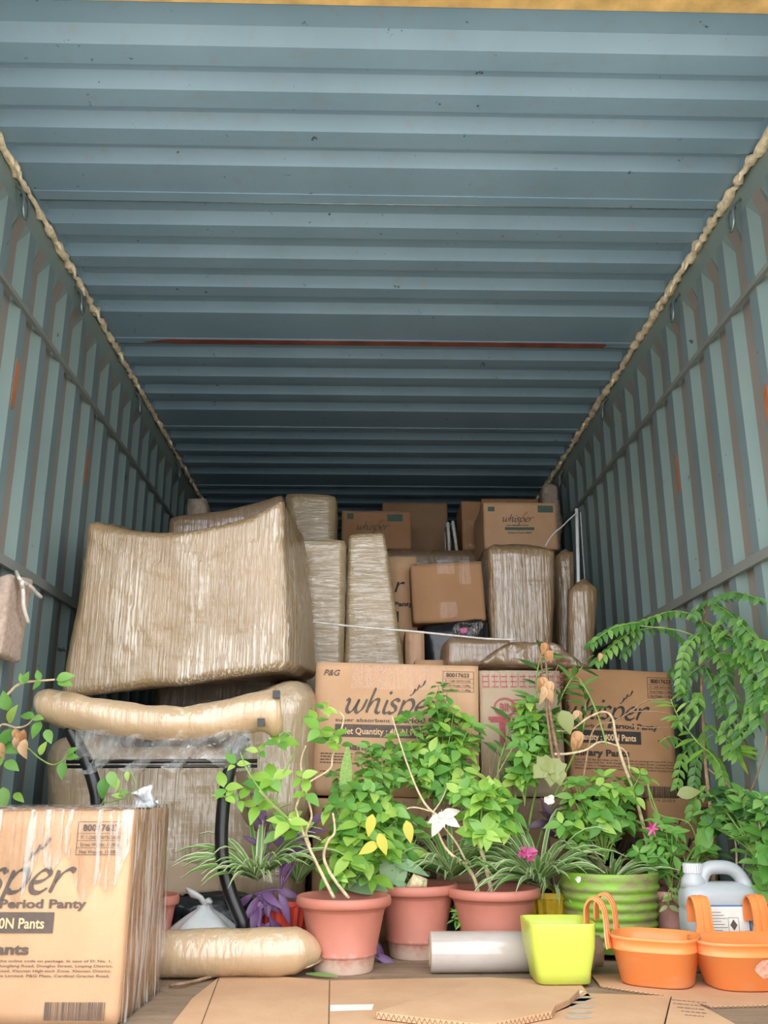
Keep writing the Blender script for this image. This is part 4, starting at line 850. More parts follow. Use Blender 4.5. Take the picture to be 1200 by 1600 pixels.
def orient(pos, d, up, s):
    d = Vector(d).normalized(); up = Vector(up); n = up-d*up.dot(d)
    if n.length < 1e-4: n = Vector((0,-1,0))-d*(-d.y)
    n.normalize(); x = d.cross(n)
    return Matrix(((x.x*s, d.x*s, n.x*s, pos.x), (x.y*s, d.y*s, n.y*s, pos.y), (x.z*s, d.z*s, n.z*s, pos.z), (0,0,0,1)))
PL = []
class Plant:
    def __init__(s, name, label, base, group='potted plants'):
        s.root = thing(name, label, 'potted plant', base, group); s.b = Vector(base); s.rng = random.Random(hash(label) % 1000 if False else sum(map(ord, label))); s.n = {}; s.extra = {}; PL.append(s)
    def leafat(s, me, pos, d, up, size, name='leaf'):
        M = orient(Vector(pos)-s.b, d, up, size); s.n[name] = s.n.get(name, 0)+1
        if s.n[name] > 290:                       # past the limit: joined foliage
            mb = s.extra.setdefault(me.materials[0].name, MB()); mb.add([M @ v.co+s.b for v in me.vertices], [tuple(p.vertices) for p in me.polygons], True); return
        link(name, me, s.root, M)
    def done(s):
        for m, mb in s.extra.items(): tag(mb.build('foliage', m, s.root), kind='stuff')
    def stem(s, pts, r0, r1, mat='stem_pale', name='stem', k=5, n=7):
        P = catmull(pts, k); m = len(P); mb = MB(); mb.tube(P, [r0+(r1-r0)*i/(m-1) for i in range(m)], n); mb.build(name, mat, s.root); return P
    def pts(s, l, Y):
        return [at(p[0], p[1], Y+(p[2] if len(p) > 2 else 0)) for p in l]
    def whorl(s, pos, n, mes, size, up=(0,-.35,1), spread=.9, jitter=.4):
        r = s.rng; up = Vector(up).normalized(); a0 = r.random()*6.28; x = up.orthogonal().normalized(); y = up.cross(x)
        for i in range(n):
            a = a0+6.2832*i/n+r.uniform(-jitter, jitter); d = (x*math.cos(a)+y*math.sin(a))*spread+up*r.uniform(.05, .5)
            s.leafat(r.choice(mes), Vector(pos)+d*.004, d, up+Vector((0, r.uniform(-.6, 0), r.uniform(-.1, .3))), size*r.uniform(.7, 1.15))
    def along(s, P, n, mes, size, t0=.2, droop=0.0, out=1.0):
        r = s.rng; m = len(P)
        for i in range(n):
            t = t0+(1-t0)*(i+r.random()*.6)/n; k = min(m-2, int(t*(m-1))); p = P[k].lerp(P[k+1], t*(m-1)-k); d0 = (P[k+1]-P[k]).normalized()
            sd = Vector((r.uniform(-1, 1), r.uniform(-1, .5), r.uniform(-.4, .7))); sd -= d0*sd.dot(d0)
            d = sd.normalized()*out+d0*.5+Vector((0, 0, -droop)); s.leafat(r.choice(mes), p, d, Vector((r.uniform(-.3,.3), -.7, .8)), size*r.uniform(.65, 1.15))
    def cluster(s, px, py, Y, rx, ry, n, mes, size, whorl=4, twig='stem_green', root_px=None, dep=.06):
        """n whorls of leaves on short twigs, filling an ellipse about (px, py) that is dep thick"""
        r = s.rng; c = at(px, py, Y); o = at(*(root_px or (px, py+ry)), Y)
        for i in range(n):
            while True:
                u, v = r.uniform(-1, 1), r.uniform(-1, 1)
                if u*u+v*v <= 1: break
            p = at(px+u*rx, py+v*ry, Y+r.uniform(-dep, dep)); mid = o.lerp(p, .55)+Vector((0, 0, .01))
            mb = MB(); mb.tube(catmull([o.lerp(c, r.random()*.5), mid, p], 3), [.0022]*4+[.0014]*3, 5, False); mb.build('twig', twig, s.root)
            s.whorl(p, whorl, mes, size, up=((p-c).normalized()*.5+Vector((0, -.5, .8))))
            if whorl > 3: s.whorl(o.lerp(p, .8), 2, mes, size*.9)
    def frond(s, P, n, me, size, hang=.7):
        r = s.rng; m = len(P)
        for i in range(n):
            t = .08+.92*i/(n-1); k = min(m-2, int(t*(m-1))); p = P[k].lerp(P[k+1], t*(m-1)-k); d0 = (P[k+1]-P[k]).normalized(); sd = d0.cross(Vector((0,-.55,.85))).normalized()
            for sg in (-1, 1):
                d = sd*sg*.75+d0*.45+Vector((0, -.15, -hang*(.6+.4*r.random()))); s.leafat(me, p, d, Vector((0, -.75, .6))+d0*.2, size*(1-.35*abs(t-.45))*r.uniform(.85, 1.1), 'leaflet')
    def rosette(s, px, py, Y, n, length, mes, spread=1.0, drop=.5, bias=(0,0,0), seg=8, wd=.013):
        r = s.rng; c = at(px, py, Y)
        for i in range(n):
            a = 6.2832*i/n+r.uniform(-.25, .25); L_ = length*r.uniform(.65, 1.15); e = r.uniform(.35, 1.1); d = Vector((math.cos(a)*spread, math.sin(a)*.75, e))+Vector(bias); d.normalize(); mb = MB(); vs = []; p = c.copy(); h = Vector((d.x, d.y, 0)).normalized(); sd = h.cross(Vector((0,0,1))); sd = (sd+Vector((0, 0, .95*sd.y))).normalized()
            for k in range(seg+1):
                t = k/seg; w_ = wd/2*(1 if t < .55 else max(.06, 1-(t-.55)/.45)); g = Vector((0, 0, .0025)); vs += [p-sd*w_+g, p, p+sd*w_+g]
                dd = d+Vector((0, 0, -drop*2.4*t*t)); p = p+dd.normalized()*L_/seg
            mb.add(vs, [(k*3+j, k*3+j+1, (k+1)*3+j+1, (k+1)*3+j) for k in range(seg) for j in range(2)], True); ob = mb.build('leaf', r.choice(mes), s.root); at_ = ob.data.attributes.new('margin', 'FLOAT', 'POINT'); at_.data.foreach_set('value', [0.0 if q % 3 == 1 else 1.0 for q in range(len(vs))])
def pot(root, cx, cy, R, H, mat='terracotta', z=0.0, foot=True, soil=True):
    mb = MB(); p = [(R*.60, 0), (R*.62, .004), (R*.655, H*.20), (R*.665, H*.21), (R*.695, H*.225), (R*.70, H*.25), (R*.685, H*.265), (R*.86, H*.80), (R*.87, H*.815), (R*.885, H*.82), (R*.89, H*.855), (R*.965, H*.86), (R, H*.885), (R*1.005, H*.94), (R*.985, H*.985), (R*.95, H), (R*.90, H*.985), (R*.87, H*.9), (R*.86, H*.82)]
    mb.lathe(p, 48, (cx, cy, z), True, False); mb.build('pot', mat, root)
    if soil:
        mb = MB(); n = 28; vs = [(cx, cy, z+H*.865)]
        for q in (.45, .86):
            for k in range(n): a = 6.2832*k/n; vs.append((cx+R*q*math.cos(a), cy+R*q*math.sin(a), z+H*(.87 if q < .5 else .85)+.004*math.sin(k*5.3)))
        mb.add(vs, [(0, 1+k, 1+(k+1) % n) for k in range(n)]+[(1+k, 1+n+k, 1+n+(k+1) % n, 1+(k+1) % n) for k in range(n)], True); mb.build('soil', 'soil', root)
OB = lambda: [leaf('ovate', 'leaf_bright', .62, .2), leaf('ovate', 'leaf_bright', .55, .35), leaf('ovate', 'leaf_mid', .58, .25)]
OM = lambda: [leaf('ovate', 'leaf_mid', .6, .2), leaf('ovate', 'leaf_bright', .55, .3), leaf('ovate', 'leaf_mid', .65, .35)]
OD = lambda: [leaf('ovate', 'leaf_dark', .6, .2), leaf('ovate', 'leaf_mid', .55, .3)]
LN = lambda: [leaf('lance', 'leaf_mid', .24, .3), leaf('lance', 'leaf_dark', .22, .2)]
TERR = 'potted plants in terracotta pots'
# 1 front terracotta pot with pale bare stems
Y = 2.785; cx = at(537, 1420, Y).x
P = Plant('potted_plant', 'front left terracotta pot with pale bare stems and round bright leaves', (cx, Y, 0)); pot(P.root, cx, Y, .135, .196)
zs = lambda l: P.pts(l, Y)
S = P.stem(zs([(522,1404,0),(505,1370,0),(482,1322,-.01),(470,1290,-.02),(462,1262,-.03)]), .0055, .0032); S2 = P.stem(zs([(545,1404,.02),(518,1368,.02),(506,1340,.01),(512,1315,0),(523,1300,0),(520,1270,0)]), .0055, .0032)
P.stem(zs([(470,1290,-.02),(452,1280,-.03),(430,1262,-.04),(405,1235,-.05)]), .004, .002); P.stem(zs([(462,1262,-.03),(479,1226,-.02),(515,1202,0),(520,1180,0),(536,1130,0),(534,1116,0),(513,1104,0)]), .0035, .0018); P.stem(zs([(484,1322,0),(478,1300,0),(487,1275,0),(480,1245,0),(470,1195,.0),(478,1165,0)]), .0045, .002)
P.stem(zs([(452,1280,-.03),(420,1250,-.06),(390,1210,-.08),(375,1175,-.08)]), .003, .0018, 'stem_green'); P.stem(zs([(430,1262),(440,1215),(462,1170),(455,1150),(440,1143)]), .0025, .0015, 'stem_green')
for (x, y, n, sz) in ((508,1108,4,26),(493,1128,4,24),(500,1140,3,34),(521,1150,3,26),(512,1160,4,26),(532,1165,3,24),(425,1218,6,34),(412,1228,4,30),(402,1260,5,32),(375,1250,3,28),(450,1285,6,32),(440,1300,4,28),(465,1300,3,26),(350,1232,3,28),(436,1160,5,30),(375,1180,4,26),(368,1195,3,24),(352,1245,3,24),(478,1240,3,28),(470,1215,3,24),(405,1175,3,20)):
    P.whorl(at(x, y, Y+P.rng.uniform(-.08, .03)), n, OB(), sz*mpp(Y), up=(0, -.7, .7))
P.cluster(560, 1330, Y+.06, 55, 48, 26, OB(), 36*mpp(Y), 4, root_px=(545, 1390), dep=.07); P.cluster(560, 1265, Y+.1, 50, 45, 19, OM(), 28*mpp(Y), 3, root_px=(550, 1340))
yl = leaf('ovate', 'leaf_yellow', .5, .2)
for (x, y, dx, dz) in ((582,1290,-.2,-1),(592,1320,.3,-.8),(635,1300,.2,-1),(590,1335,-.6,-.3)): P.leafat(yl, at(x, y-18, Y-.05), (dx, -.3, dz), (0,-1,.2), 34*mpp(Y))
# 2 second terracotta pot with fleshy leaves
Y = 2.99; cx = at(650, 1420, Y).x
P = Plant('potted_plant', 'terracotta pot behind the film roll end with broad fleshy grey-green leaves', (cx, Y, 0)); pot(P.root, cx, Y, .130, .206)
su = [leaf('lance', 'succulent', .36, .15, .25, 8), leaf('lance', 'succulent', .28, .5, .25, 8)]
for (x, y, d, sz, k) in ((615,1388,(-1,-.3,.12),84,0),(612,1390,(-.25,-.2,1),70,0),(622,1390,(.15,-.1,1),58,0),(604,1345,(.9,-.25,-.1),66,1),(640,1392,(-.55,-.5,.35),34,0),(648,1392,(.3,-.6,.45),30,0),(606,1388,(-.7,-.4,.5),58,1)):
    P.leafat(su[k], at(x, y, Y-.08), d, (0, -.9, .5), sz*mpp(Y), 'fleshy_leaf')
mb = MB(); q = at(650, 1382, Y-.09); mb.tube([q+Vector((-.02,0,-.012)), q+Vector((0,-.01,.012)), q+Vector((.02,0,.004)), q+Vector((.026,0,-.016))], [.014,.022,.018,.006], 9); mb.build('bulb', 'stem_pale', P.root)
P.stem(P.pts([(640,1392),(628,1340),(612,1290),(600,1250),(585,1215)], Y), .006, .003, 'stem_green'); P.cluster(572, 1215, Y, 50, 48, 35, OM(), 20*mpp(Y), 4, root_px=(600, 1280)); P.cluster(615, 1300, Y-.02, 45, 45, 22, OM(), 27*mpp(Y), 4, root_px=(635, 1380)); P.leafat(leaf('lance', 'stem_green', .2, .1), at(537, 1262, Y-.05), (.06, 0, 1), (0,-1,0), 98*mpp(Y), 'young_shoot')
# 3 basil bush
Y = 3.11; cx = at(690, 1400, Y).x
P = Plant('potted_herb', 'dense small-leaved herb bush in front of the large middle carton', (cx, Y, 0)); pot(P.root, cx, Y, .11, .18, 'black_pot')
for l in ([(690,1395),(688,1330),(680,1260),(672,1200),(660,1150)], [(695,1395),(700,1320),(708,1250),(712,1190),(700,1120),(692,1085)]): P.stem(P.pts(l, Y), .005, .002, 'stem_twig')
P.cluster(682, 1165, Y-.02, 68, 62, 54, OM(), 25*mpp(Y), 4, 'stem_green', (690, 1240), .08); P.cluster(700, 1215, Y-.04, 48, 34, 22, OM(), 29*mpp(Y), 4, 'stem_green', (692, 1260), .06); P.cluster(690, 1100, Y, 18, 30, 13, OM(), 17*mpp(Y), 3, 'stem_green', (692, 1150), .03)
# 4 third terracotta pot, stems tied with ribbon
Y = 2.93; cx = at(772, 1430, Y).x
P = Plant('potted_plant', 'terracotta pot right of the middle with pale stems tied by a white ribbon', (cx, Y, 0)); pot(P.root, cx, Y, .140, .200)
Z = lambda l: P.pts(l, Y)
P.stem(Z([(770,1402),(758,1350),(748,1318),(742,1305),(712,1288),(675,1268),(655,1240),(635,1190),(612,1118)]), .0075, .0022); P.stem(Z([(748,1400),(742,1375),(728,1352),(705,1335),(692,1318),(683,1295),(676,1272)]), .0065, .003); P.stem(Z([(740,1372),(715,1320),(693,1290),(690,1265)]), .004, .002); P.stem(Z([(676,1270),(690,1250),(699,1228)]), .003, .0015); P.stem(Z([(675,1268),(640,1262),(615,1285),(590,1310)]), .003, .0015); P.stem(Z([(742,1305),(733,1265),(722,1232),(718,1205)]), .004, .0015, 'stem_twig'); P.stem(Z([(745,1308),(760,1255),(775,1215),(800,1170)]), .003, .0015, 'stem_twig')
P.cluster(766, 1270, Y-.04, 32, 38, 18, OB(), 34*mpp(Y), 4, root_px=(750, 1310), dep=.04); P.cluster(728, 1238, Y-.04, 16, 14, 6, OB(), 26*mpp(Y), 4, root_px=(735, 1280), dep=.02); P.cluster(770, 1230, Y-.04, 12, 10, 5, OB(), 22*mpp(Y), 4, root_px=(750, 1290), dep=.02)
k0 = at(690, 1275, Y-.04)
bw = leaf('ovate', 'petal_white', .55, .35, .2)
for d, z_ in (((-.55,-.35,-1), 34), ((-.9,-.3,-.35), 24), ((1,-.3,.35), 30), ((.9,-.35,-.45), 32), ((.2,-.6,-.9), 18)): P.leafat(bw, k0, d, (0,-1,.25), z_*mpp(Y), 'ribbon_loop')
mb = MB(); hexblock([k0+Vector(q) for q in ((-.010,-.012,.012),(.010,-.012,.012),(.010,-.012,-.008),(-.010,-.012,-.008))], [k0+Vector(q) for q in ((-.010,.008,.012),(.010,.008,.012),(.010,.008,-.008),(-.010,.008,-.008))], .006, 8, mb=mb); mb.build('ribbon_knot', 'petal_white', P.root)
# 5 red pot: spider plant and purple heart
Y = 2.97; cx = at(446, 1440, Y).x
P = Plant('potted_plant', 'red ribbed pot with striped spider plant and drooping purple leaves', (cx, Y, 0))
mb = MB(); R, H = .088, .165; mb.ribs([(R*.72,0,1),(R*.74,.005,1),(R*.98,H*.9,1),(R*1.03,H*.92,0),(R*1.03,H,0),(R*.93,H,0),(R*.9,H*.85,0),(.001,H*.86,0)], 26, .004, (cx, Y, 0)); mb.build('pot', 'red_pot', P.root)
mb = MB(); mb.lathe([(R*.9,H*.87),(.001,H*.9)], 24, (cx, Y, 0), False, False); mb.build('soil', 'soil', P.root)
P.rosette(402, 1375, Y-.12, 60, .25, ['strap_striped', 'strap_striped', 'strap_green'], 1.1, .5, (-.15,-.6,.1), wd=.016); P.rosette(465, 1380, Y+.0, 18, .17, ['strap_striped', 'strap_green'], 1.0, .4, (.1,-.2,.2))
pu = [leaf('lance', 'leaf_purple', .26, .25, .25), leaf('lance', 'leaf_purple', .3, .5, .2)]
for l in ([(412,1365),(408,1330),(412,1300),(416,1275)], [(440,1390),(440,1350),(448,1330)], [(415,1395),(405,1400),(398,1425),(400,1450)], [(420,1395),(418,1405),(422,1435),(425,1455)], [(440,1385),(470,1330),(480,1295)], [(445,1392),(425,1390),(395,1398)]):
    S = P.stem(P.pts(l, Y-.09), .0045, .003, 'leaf_purple', k=4); up_ = l[-1][1] < l[0][1]
    for i in range(7):
        q = S[int((.35+.65*i/6)*(len(S)-1))]; P.leafat(P.rng.choice(pu), q, (P.rng.uniform(-1, 1), P.rng.uniform(-.6, 0), P.rng.uniform(.1, .9) if up_ else P.rng.uniform(-1, .0)), (0,-1,.3), 46*mpp(Y)*P.rng.uniform(.7, 1.1), 'purple_leaf')
for (x, y, d) in ((590,1470,(.25,-.2,-1)),(592,1485,(.6,-.2,-1)),(583,1490,(.9,-.3,-.35))): P.leafat(pu[0], at(x, y, 2.90), d, (0,-1,.3), 42*mpp(Y), 'purple_leaf')
# 6 yellow pot spider plant with pink flower
Y = 3.10; cx = at(858, 1420, Y).x
P = Plant('potted_plant', 'yellow ribbed pot with sweeping striped leaves and a pink flower', (cx, Y, 0))
mb = MB(); R, H = .088, .172; mb.ribs([(R*.74,0,1),(R*.76,.005,1),(R*.98,H*.88,1),(R*1.05,H*.9,0),(R*1.05,H,0),(R*.94,H,0),(R*.9,H*.85,0),(.001,H*.86,0)], 22, .005, (cx, Y, 0)); mb.build('pot', 'yellow_pot', P.root)
P.rosette(842, 1382, Y-.10, 70, .28, ['strap_striped', 'strap_striped', 'strap_green'], 1.2, .5, (-.5,-.5,.1), wd=.019); P.rosette(868, 1392, Y-.06, 12, .13, ['strap_striped'], .7, 1.2, (0,-.7,0))
P.stem(P.pts([(845,1385),(838,1360),(828,1340)], Y-.1), .0025, .002, 'stem_green'); pk_ = leaf('ovate', 'petal_pink', .7, .5)
for i in range(14): P.leafat(pk_, at(824+P.rng.uniform(-4,5), 1331+P.rng.uniform(-3,3), Y-.12), (P.rng.uniform(-.7,1), -.5, P.rng.uniform(-.8,.3)), (0,-1,.4), 14*mpp(Y), 'petal')
S = P.stem(P.pts([(862,1385),(860,1340),(857,1305),(858,1275)], Y-.03), .0035, .003, 'leaf_purple_dark'); pd = leaf('lance', 'leaf_purple_dark', .34, .3, .2)
for d in ((-1,-.3,-.1),(-.3,-.3,1),(.5,-.3,.8),(1,-.3,-.05),(.8,-.4,-.6),(-.2,-.6,.3)): P.leafat(pd, at(860, 1285, Y-.03), d, (0,-.9,.4), 40*mpp(Y), 'purple_leaf')
for d in ((1,-.3,-.1),(-.6,-.3,.4),(.6,-.3,.5)): P.leafat(pd, at(872, 1310, Y-.03), d, (0,-.9,.4), 30*mpp(Y), 'purple_leaf')
# 7 dark spider plant behind
Y = 3.12; cx = at(625, 1420, Y).x
P = Plant('potted_plant', 'dark nursery pot with arching narrow leaves, between the second and third terracotta pots', (at(735,1420,Y).x, Y, 0)); pot(P.root, at(735,1420,Y).x, Y, .085, .16, 'black_pot')
P.rosette(705, 1372, Y-.1, 60, .25, ['strap_green', 'strap_green', 'strap_striped'], 1.2, .5, (-.1,-.4,.1), wd=.018); P.cluster(718, 1430, Y-.2, 8, 14, 8, [leaf('lance', 'leaf_mid', .25, .3)], 15*mpp(Y), 4, dep=.01)
# 8 green pot
Y = 3.0; cx = at(955, 1430, Y).x
P = Plant('potted_plant', 'bright green ribbed pot with thick woody stem and dried orange leaves on top', (cx, Y, 0)); R, H = .152, .238; mb = MB()
prof = [(R*.80,.018),(R*.82,.02)]
for i in range(7):
    z_ = .03+i*.026; rr = R*(.83+.02*i); prof += [(rr, z_), (rr+.006, z_+.006), (rr+.006, z_+.014), (rr, z_+.02)]
prof += [(R*.99,.218),(R,.236),(R*.985,.240),(R*.95,.236),(R*.93,.215)]
mb.lathe(prof, 48, (cx, Y, 0), True, False)
for k in range(4): a = .6+k*1.57; mb.box((cx+R*.6*math.cos(a)-.02, Y+R*.6*math.sin(a)-.02, 0), (cx+R*.6*math.cos(a)+.02, Y+R*.6*math.sin(a)+.02, .02))
mb.build('pot', 'green_paint', P.root); mb = MB(); mb.lathe([(R*.93,.216),(R*.5,.222),(.001,.224)], 28, (cx, Y, 0), False, False); mb.build('soil', 'soil', P.root)
Z = lambda l: P.pts(l, Y)
P.stem(Z([(953,1400),(952,1372),(948,1358)]), .013, .016, 'stem_brown'); P.stem(Z([(950,1362),(935,1348),(918,1312),(905,1280),(893,1245),(880,1205),(868,1160),(860,1115),(857,1080),(853,1030),(855,1000)]), .0115, .003, 'stem_brown'); P.stem(Z([(918,1315),(905,1275),(885,1235),(866,1190),(858,1140),(853,1100),(848,1055),(842,1010)]), .008, .002, 'stem_brown'); P.stem(Z([(858,1120),(868,1085),(865,1060),(872,1040)]), .003, .0015, 'stem_brown')
P.stem(Z([(1013,1330,.02),(1005,1290,.02),(990,1235,.01),(975,1195,0),(962,1150,0),(957,1122,0),(943,1112,0),(918,1122,0),(893,1140,0),(870,1142,0)]), .007, .002, 'stem_pale'); P.stem(Z([(866,1178),(885,1178),(915,1172),(935,1160),(955,1162),(978,1175),(984,1205)]), .0045, .002, 'stem_pale'); P.stem(Z([(905,1270),(925,1145),(958,1128),(985,1112),(1010,1095),(1045,1092)]), .003, .002, 'stem_twig'); P.stem(Z([(985,1112),(1030,1112),(1065,1122)]), .002, .0014, 'stem_twig'); P.stem(Z([(960,1130),(1010,1137),(1055,1135)]), .0022, .0014, 'stem_twig'); P.stem(Z([(948,1165),(935,1120),(920,1085),(905,1060)]), .0035, .002, 'stem_green')
dr = [leaf('ovate', 'leaf_dry', .6, .6, .3), leaf('ovate', 'leaf_dry', .5, .9, .35)]
for (x, y, s_) in ((850,1012,20),(856,1024,20),(846,1066,22),(857,1072,22),(848,1080,20),(853,1085,24),(903,1150,26),(895,1160,22),(902,1118,18),(938,1028,14)):
    for _ in range(2): P.leafat(P.rng.choice(dr), at(x, y-8, Y-.01), (P.rng.uniform(-.6,.6), -.3, -1), (0,-1,.2), s_*mpp(Y), 'dried_leaf')
P.cluster(930, 1270, Y-.02, 55, 58, 48, OM(), 25*mpp(Y), 4, 'stem_green', (945, 1350), .07); P.cluster(975, 1220, Y, 35, 30, 13, OM(), 22*mpp(Y), 3, 'stem_green', (960, 1300)); P.rosette(955, 1382, Y-.02, 34, .19, ['strap_striped', 'strap_green'], 1.1, .35, (.2,-.3,.1))
lb_ = leaf('lobed', 'leaf_olive', .7, .3, .15, 10)
for d in ((-.7,-.4,-.6),(-.15,-.5,-1),(.25,-.5,-.9)): P.leafat(lb_, at(862, 1185, Y-.02), d, (0,-1,.3), 44*mpp(Y))
P.leafat(leaf('ovate', 'leaf_olive', .7, .3), at(877, 1110, Y-.02), (.35, -.4, -1), (0,-1,.3), 40*mpp(Y))
wp = leaf('round', 'petal_white', .9, .2)
for c_ in ((857,1250),(902,1374)):
    for i in range(14): P.leafat(wp, at(c_[0]+P.rng.uniform(-3,3), c_[1]+P.rng.uniform(-3,3), Y-.12), (math.cos(i), -.6+P.rng.uniform(-.4,.4), math.sin(i)), (0,-1,P.rng.uniform(-.4,.4)), (8 if c_[0] < 880 else 4)*mpp(Y), 'petal')
# 9 oleander-like shrub
Y = 3.14; cx = at(815, 1420, Y).x
P = Plant('potted_shrub', 'slender shrub with long narrow leaves in front of the red-printed carton', (cx, Y, 0)); pot(P.root, cx, Y, .1, .17, 'black_pot'); Z = lambda l: P.pts(l, Y)
for l, n in (([(815,1400),(812,1320),(805,1250),(815,1190),(835,1120),(838,1060),(846,1018)], 22), ([(815,1400),(825,1300),(840,1220),(850,1150),(872,1100),(890,1065),(912,1040)], 20), ([(812,1400),(795,1290),(778,1210),(790,1160),(800,1120)], 14), ([(820,1390),(860,1260),(905,1160),(915,1100),(905,1060)], 14)):
    S = P.stem(Z(l), .005, .002, 'stem_green'); P.along(S, n, LN(), 44*mpp(Y), .45)
P.cluster(835, 1135, Y-.05, 30, 42, 26, OM(), 23*mpp(Y), 4, 'stem_green', (830, 1210), .04); P.cluster(815, 1200, Y-.05, 24, 22, 13, OB(), 26*mpp(Y), 4, 'stem_green', (820, 1260), .03)
for i in range(16):
    x = P.rng.uniform(725, 815); P.stem(Z([(790+P.rng.uniform(-10,20), 1330, 0), (x, 1240, P.rng.uniform(-.03,.03)), (x+P.rng.uniform(-30,30), P.rng.uniform(1160,1200), 0)]), .002, .001, 'stem_twig', 'dry_twig', 3, 5)
# 10 curry leaf tree
Y = 3.04; cx = at(1098, 1430, Y).x-.02
P = Plant('potted_tree', 'tall curry leaf tree with feathery fronds against the right wall', (cx, Y+.07, 0)); pot(P.root, cx, Y+.07, .10, .19, 'mauve_pot'); Z = lambda l: P.pts(l, Y)
P.stem(Z([(1110,1405),(1118,1330),(1105,1220),(1100,1150),(1096,1080),(1097,1010),(1099,965),(1108,940)]), .008, .003, 'stem_twig'); P.stem(Z([(1099,1000),(1060,985),(1000,978)]), .003, .002, 'stem_green'); P.stem(Z([(1105,1200),(1130,1220),(1165,1245),(1190,1190),(1198,1150)]), .003, .002, 'stem_twig'); P.stem(Z([(1098,1040),(1130,1020),(1160,1045)]), .003, .002, 'stem_green'); P.stem(Z([(1099,970),(1135,990),(1170,1010),(1185,1060)]), .003, .002, 'stem_green')
cl = leaf('ovate', 'leaf_curry', .5, .2, .15, 4); cl2 = leaf('ovate', 'leaf_dark', .5, .25, .15, 4)
FR = [([(1110,938),(1145,925),(1185,935)],9),([(1110,938),(1095,945),(1083,960)],6),([(1092,962),(1050,955),(1003,970)],10),([(1000,972),(960,980),(924,1005)],10),([(1000,976),(962,1005),(932,1032)],9),([(1000,984),(1040,980),(1068,1000)],8),([(1000,984),(990,1000),(975,1020)],5),([(1114,942),(1142,960),(1166,990)],8),([(1092,968),(1106,985),(1116,1018)],7),([(1097,985),(1070,1015),(1062,1070)],9),([(1110,990),(1145,1000),(1178,1015)],8),([(1112,1012),(1135,1045),(1130,1085)],8),([(1096,1040),(1072,1060),(1066,1085)],6),([(1162,1046),(1185,1075),(1200,1100)],7),([(1172,1098),(1168,1125),(1155,1145)],6),([(1100,1040),(1118,1075),(1128,1110)],8),([(1098,1010),(1065,1030),(1050,1050)],6),([(1185,1060),(1192,1085),(1180,1110)],5),([(1130,1020),(1155,1030),(1168,1060)],7),([(1098,1150),(1068,1180),(1058,1225)],8),([(1100,1165),(1088,1190),(1084,1222)],6),([(1103,1170),(1122,1190),(1132,1222)],7),([(1102,1130),(1140,1160),(1150,1180)],5),([(1106,1225),(1085,1250),(1080,1275)],6),([(1180,1000),(1192,1030),(1195,1060)],5),([(1030,1160),(1050,1150),(1075,1165)],5),([(1160,1230),(1175,1260),(1165,1290)],6),([(1097,1100),(1075,1110),(1060,1130)],5),([(1120,1050),(1150,1095),(1140,1130)],7)]
for _ in range(12):
    x, y = P.rng.uniform(1080, 1185), P.rng.uniform(955, 1130); FR.append(([(x, y), (x+P.rng.uniform(-22, 28), y+P.rng.uniform(10, 25)), (x+P.rng.uniform(-35, 45), y+P.rng.uniform(35, 65))], P.rng.randint(6, 8)))
for l, n in FR:
    j = P.rng.uniform(-.08, .06); S = P.stem([at(x, y, Y+j*(i+1)/3) for i, (x, y) in enumerate(l)], .0018, .001, 'stem_green', 'frond_rib', 5, 5); P.frond(S, n, P.rng.choice((cl, cl, cl2)), 21*mpp(Y))
# narrow-leaved shoot before it and creeping bush below
Y = 3.0; cx = at(1054, 1430, Y).x
P = Plant('potted_plant', 'mauve pot left of the jerry can with a long-leaved shoot and trailing sprigs', (cx, Y-.02, 0)); pot(P.root, cx, Y-.02, .082, .185, 'mauve_pot'); Z = lambda l: P.pts(l, Y)
S = P.stem(Z([(1055,1400),(1075,1340),(1100,1310),(1135,1260),(1120,1190),(1090,1160),(1060,1120),(1048,1092)]), .0045, .0018, 'stem_green'); P.along(S, 16, [leaf('lance', 'leaf_bright', .2, .3), leaf('lance', 'leaf_mid', .2, .2)], 40*mpp(Y), .6)
for d in ((1,-.2,.1),(.9,-.2,-.3),(.5,-.3,-.8),(.9,-.3,-.1),(.3,-.4,.6)): P.leafat(leaf('lance', 'leaf_bright', .22, .2), at(1142, 1170, Y-.04), d, (0,-.8,.6), 44*mpp(Y))
S = P.stem(Z([(1060,1400),(1085,1345),(1110,1315),(1135,1290),(1160,1270)]), .004, .002, 'stem_green'); S = P.stem(Z([(1052,1402),(1070,1345),(1040,1300),(1020,1250),(1012,1225),(1025,1270),(1075,1285),(1090,1320)]), .003, .002, 'stem_green')
P.leafat(leaf('ovate', 'leaf_mid', .62, .15, .2, 8), at(1092, 1328, Y-.06), (.45, -.3, 1), (0,-1,.3), 46*mpp(Y)); P.leafat(leaf('round', 'leaf_dark', .8, .2), at(1112, 1310, Y+.02), (0, -.2, 1), (0,-1,.3), 46*mpp(Y)); P.leafat(leaf('ovate', 'leaf_olive', .6, .2), at(1058, 1242, Y+.05), (.9, -.3, .2), (0,-1,.4), 38*mpp(Y))
P.cluster(1030, 1320, Y-.02, 42, 42, 26, [leaf('lance', 'leaf_mid', .4, .3), leaf('ovate', 'leaf_mid', .5, .3)], 24*mpp(Y), 4, 'stem_green', (1050, 1395), .06); P.cluster(1050, 1405, Y-.1, 14, 14, 8, [leaf('ovate', 'leaf_olive', .45, .3)], 16*mpp(Y), 3, 'stem_green', (1052, 1390), .02); P.cluster(1100, 1340, Y-.04, 20, 16, 6, OM(), 24*mpp(Y), 3, 'stem_green', (1085, 1360), .03)
for a in range(6): P.leafat(leaf('lance', 'petal_pink', .3, .2), at(1019, 1295, Y-.06), (math.cos(a), -.4, math.sin(a)), (0,-1,.2), 13*mpp(Y), 'petal')
Y = 2.955; cx = 1.125
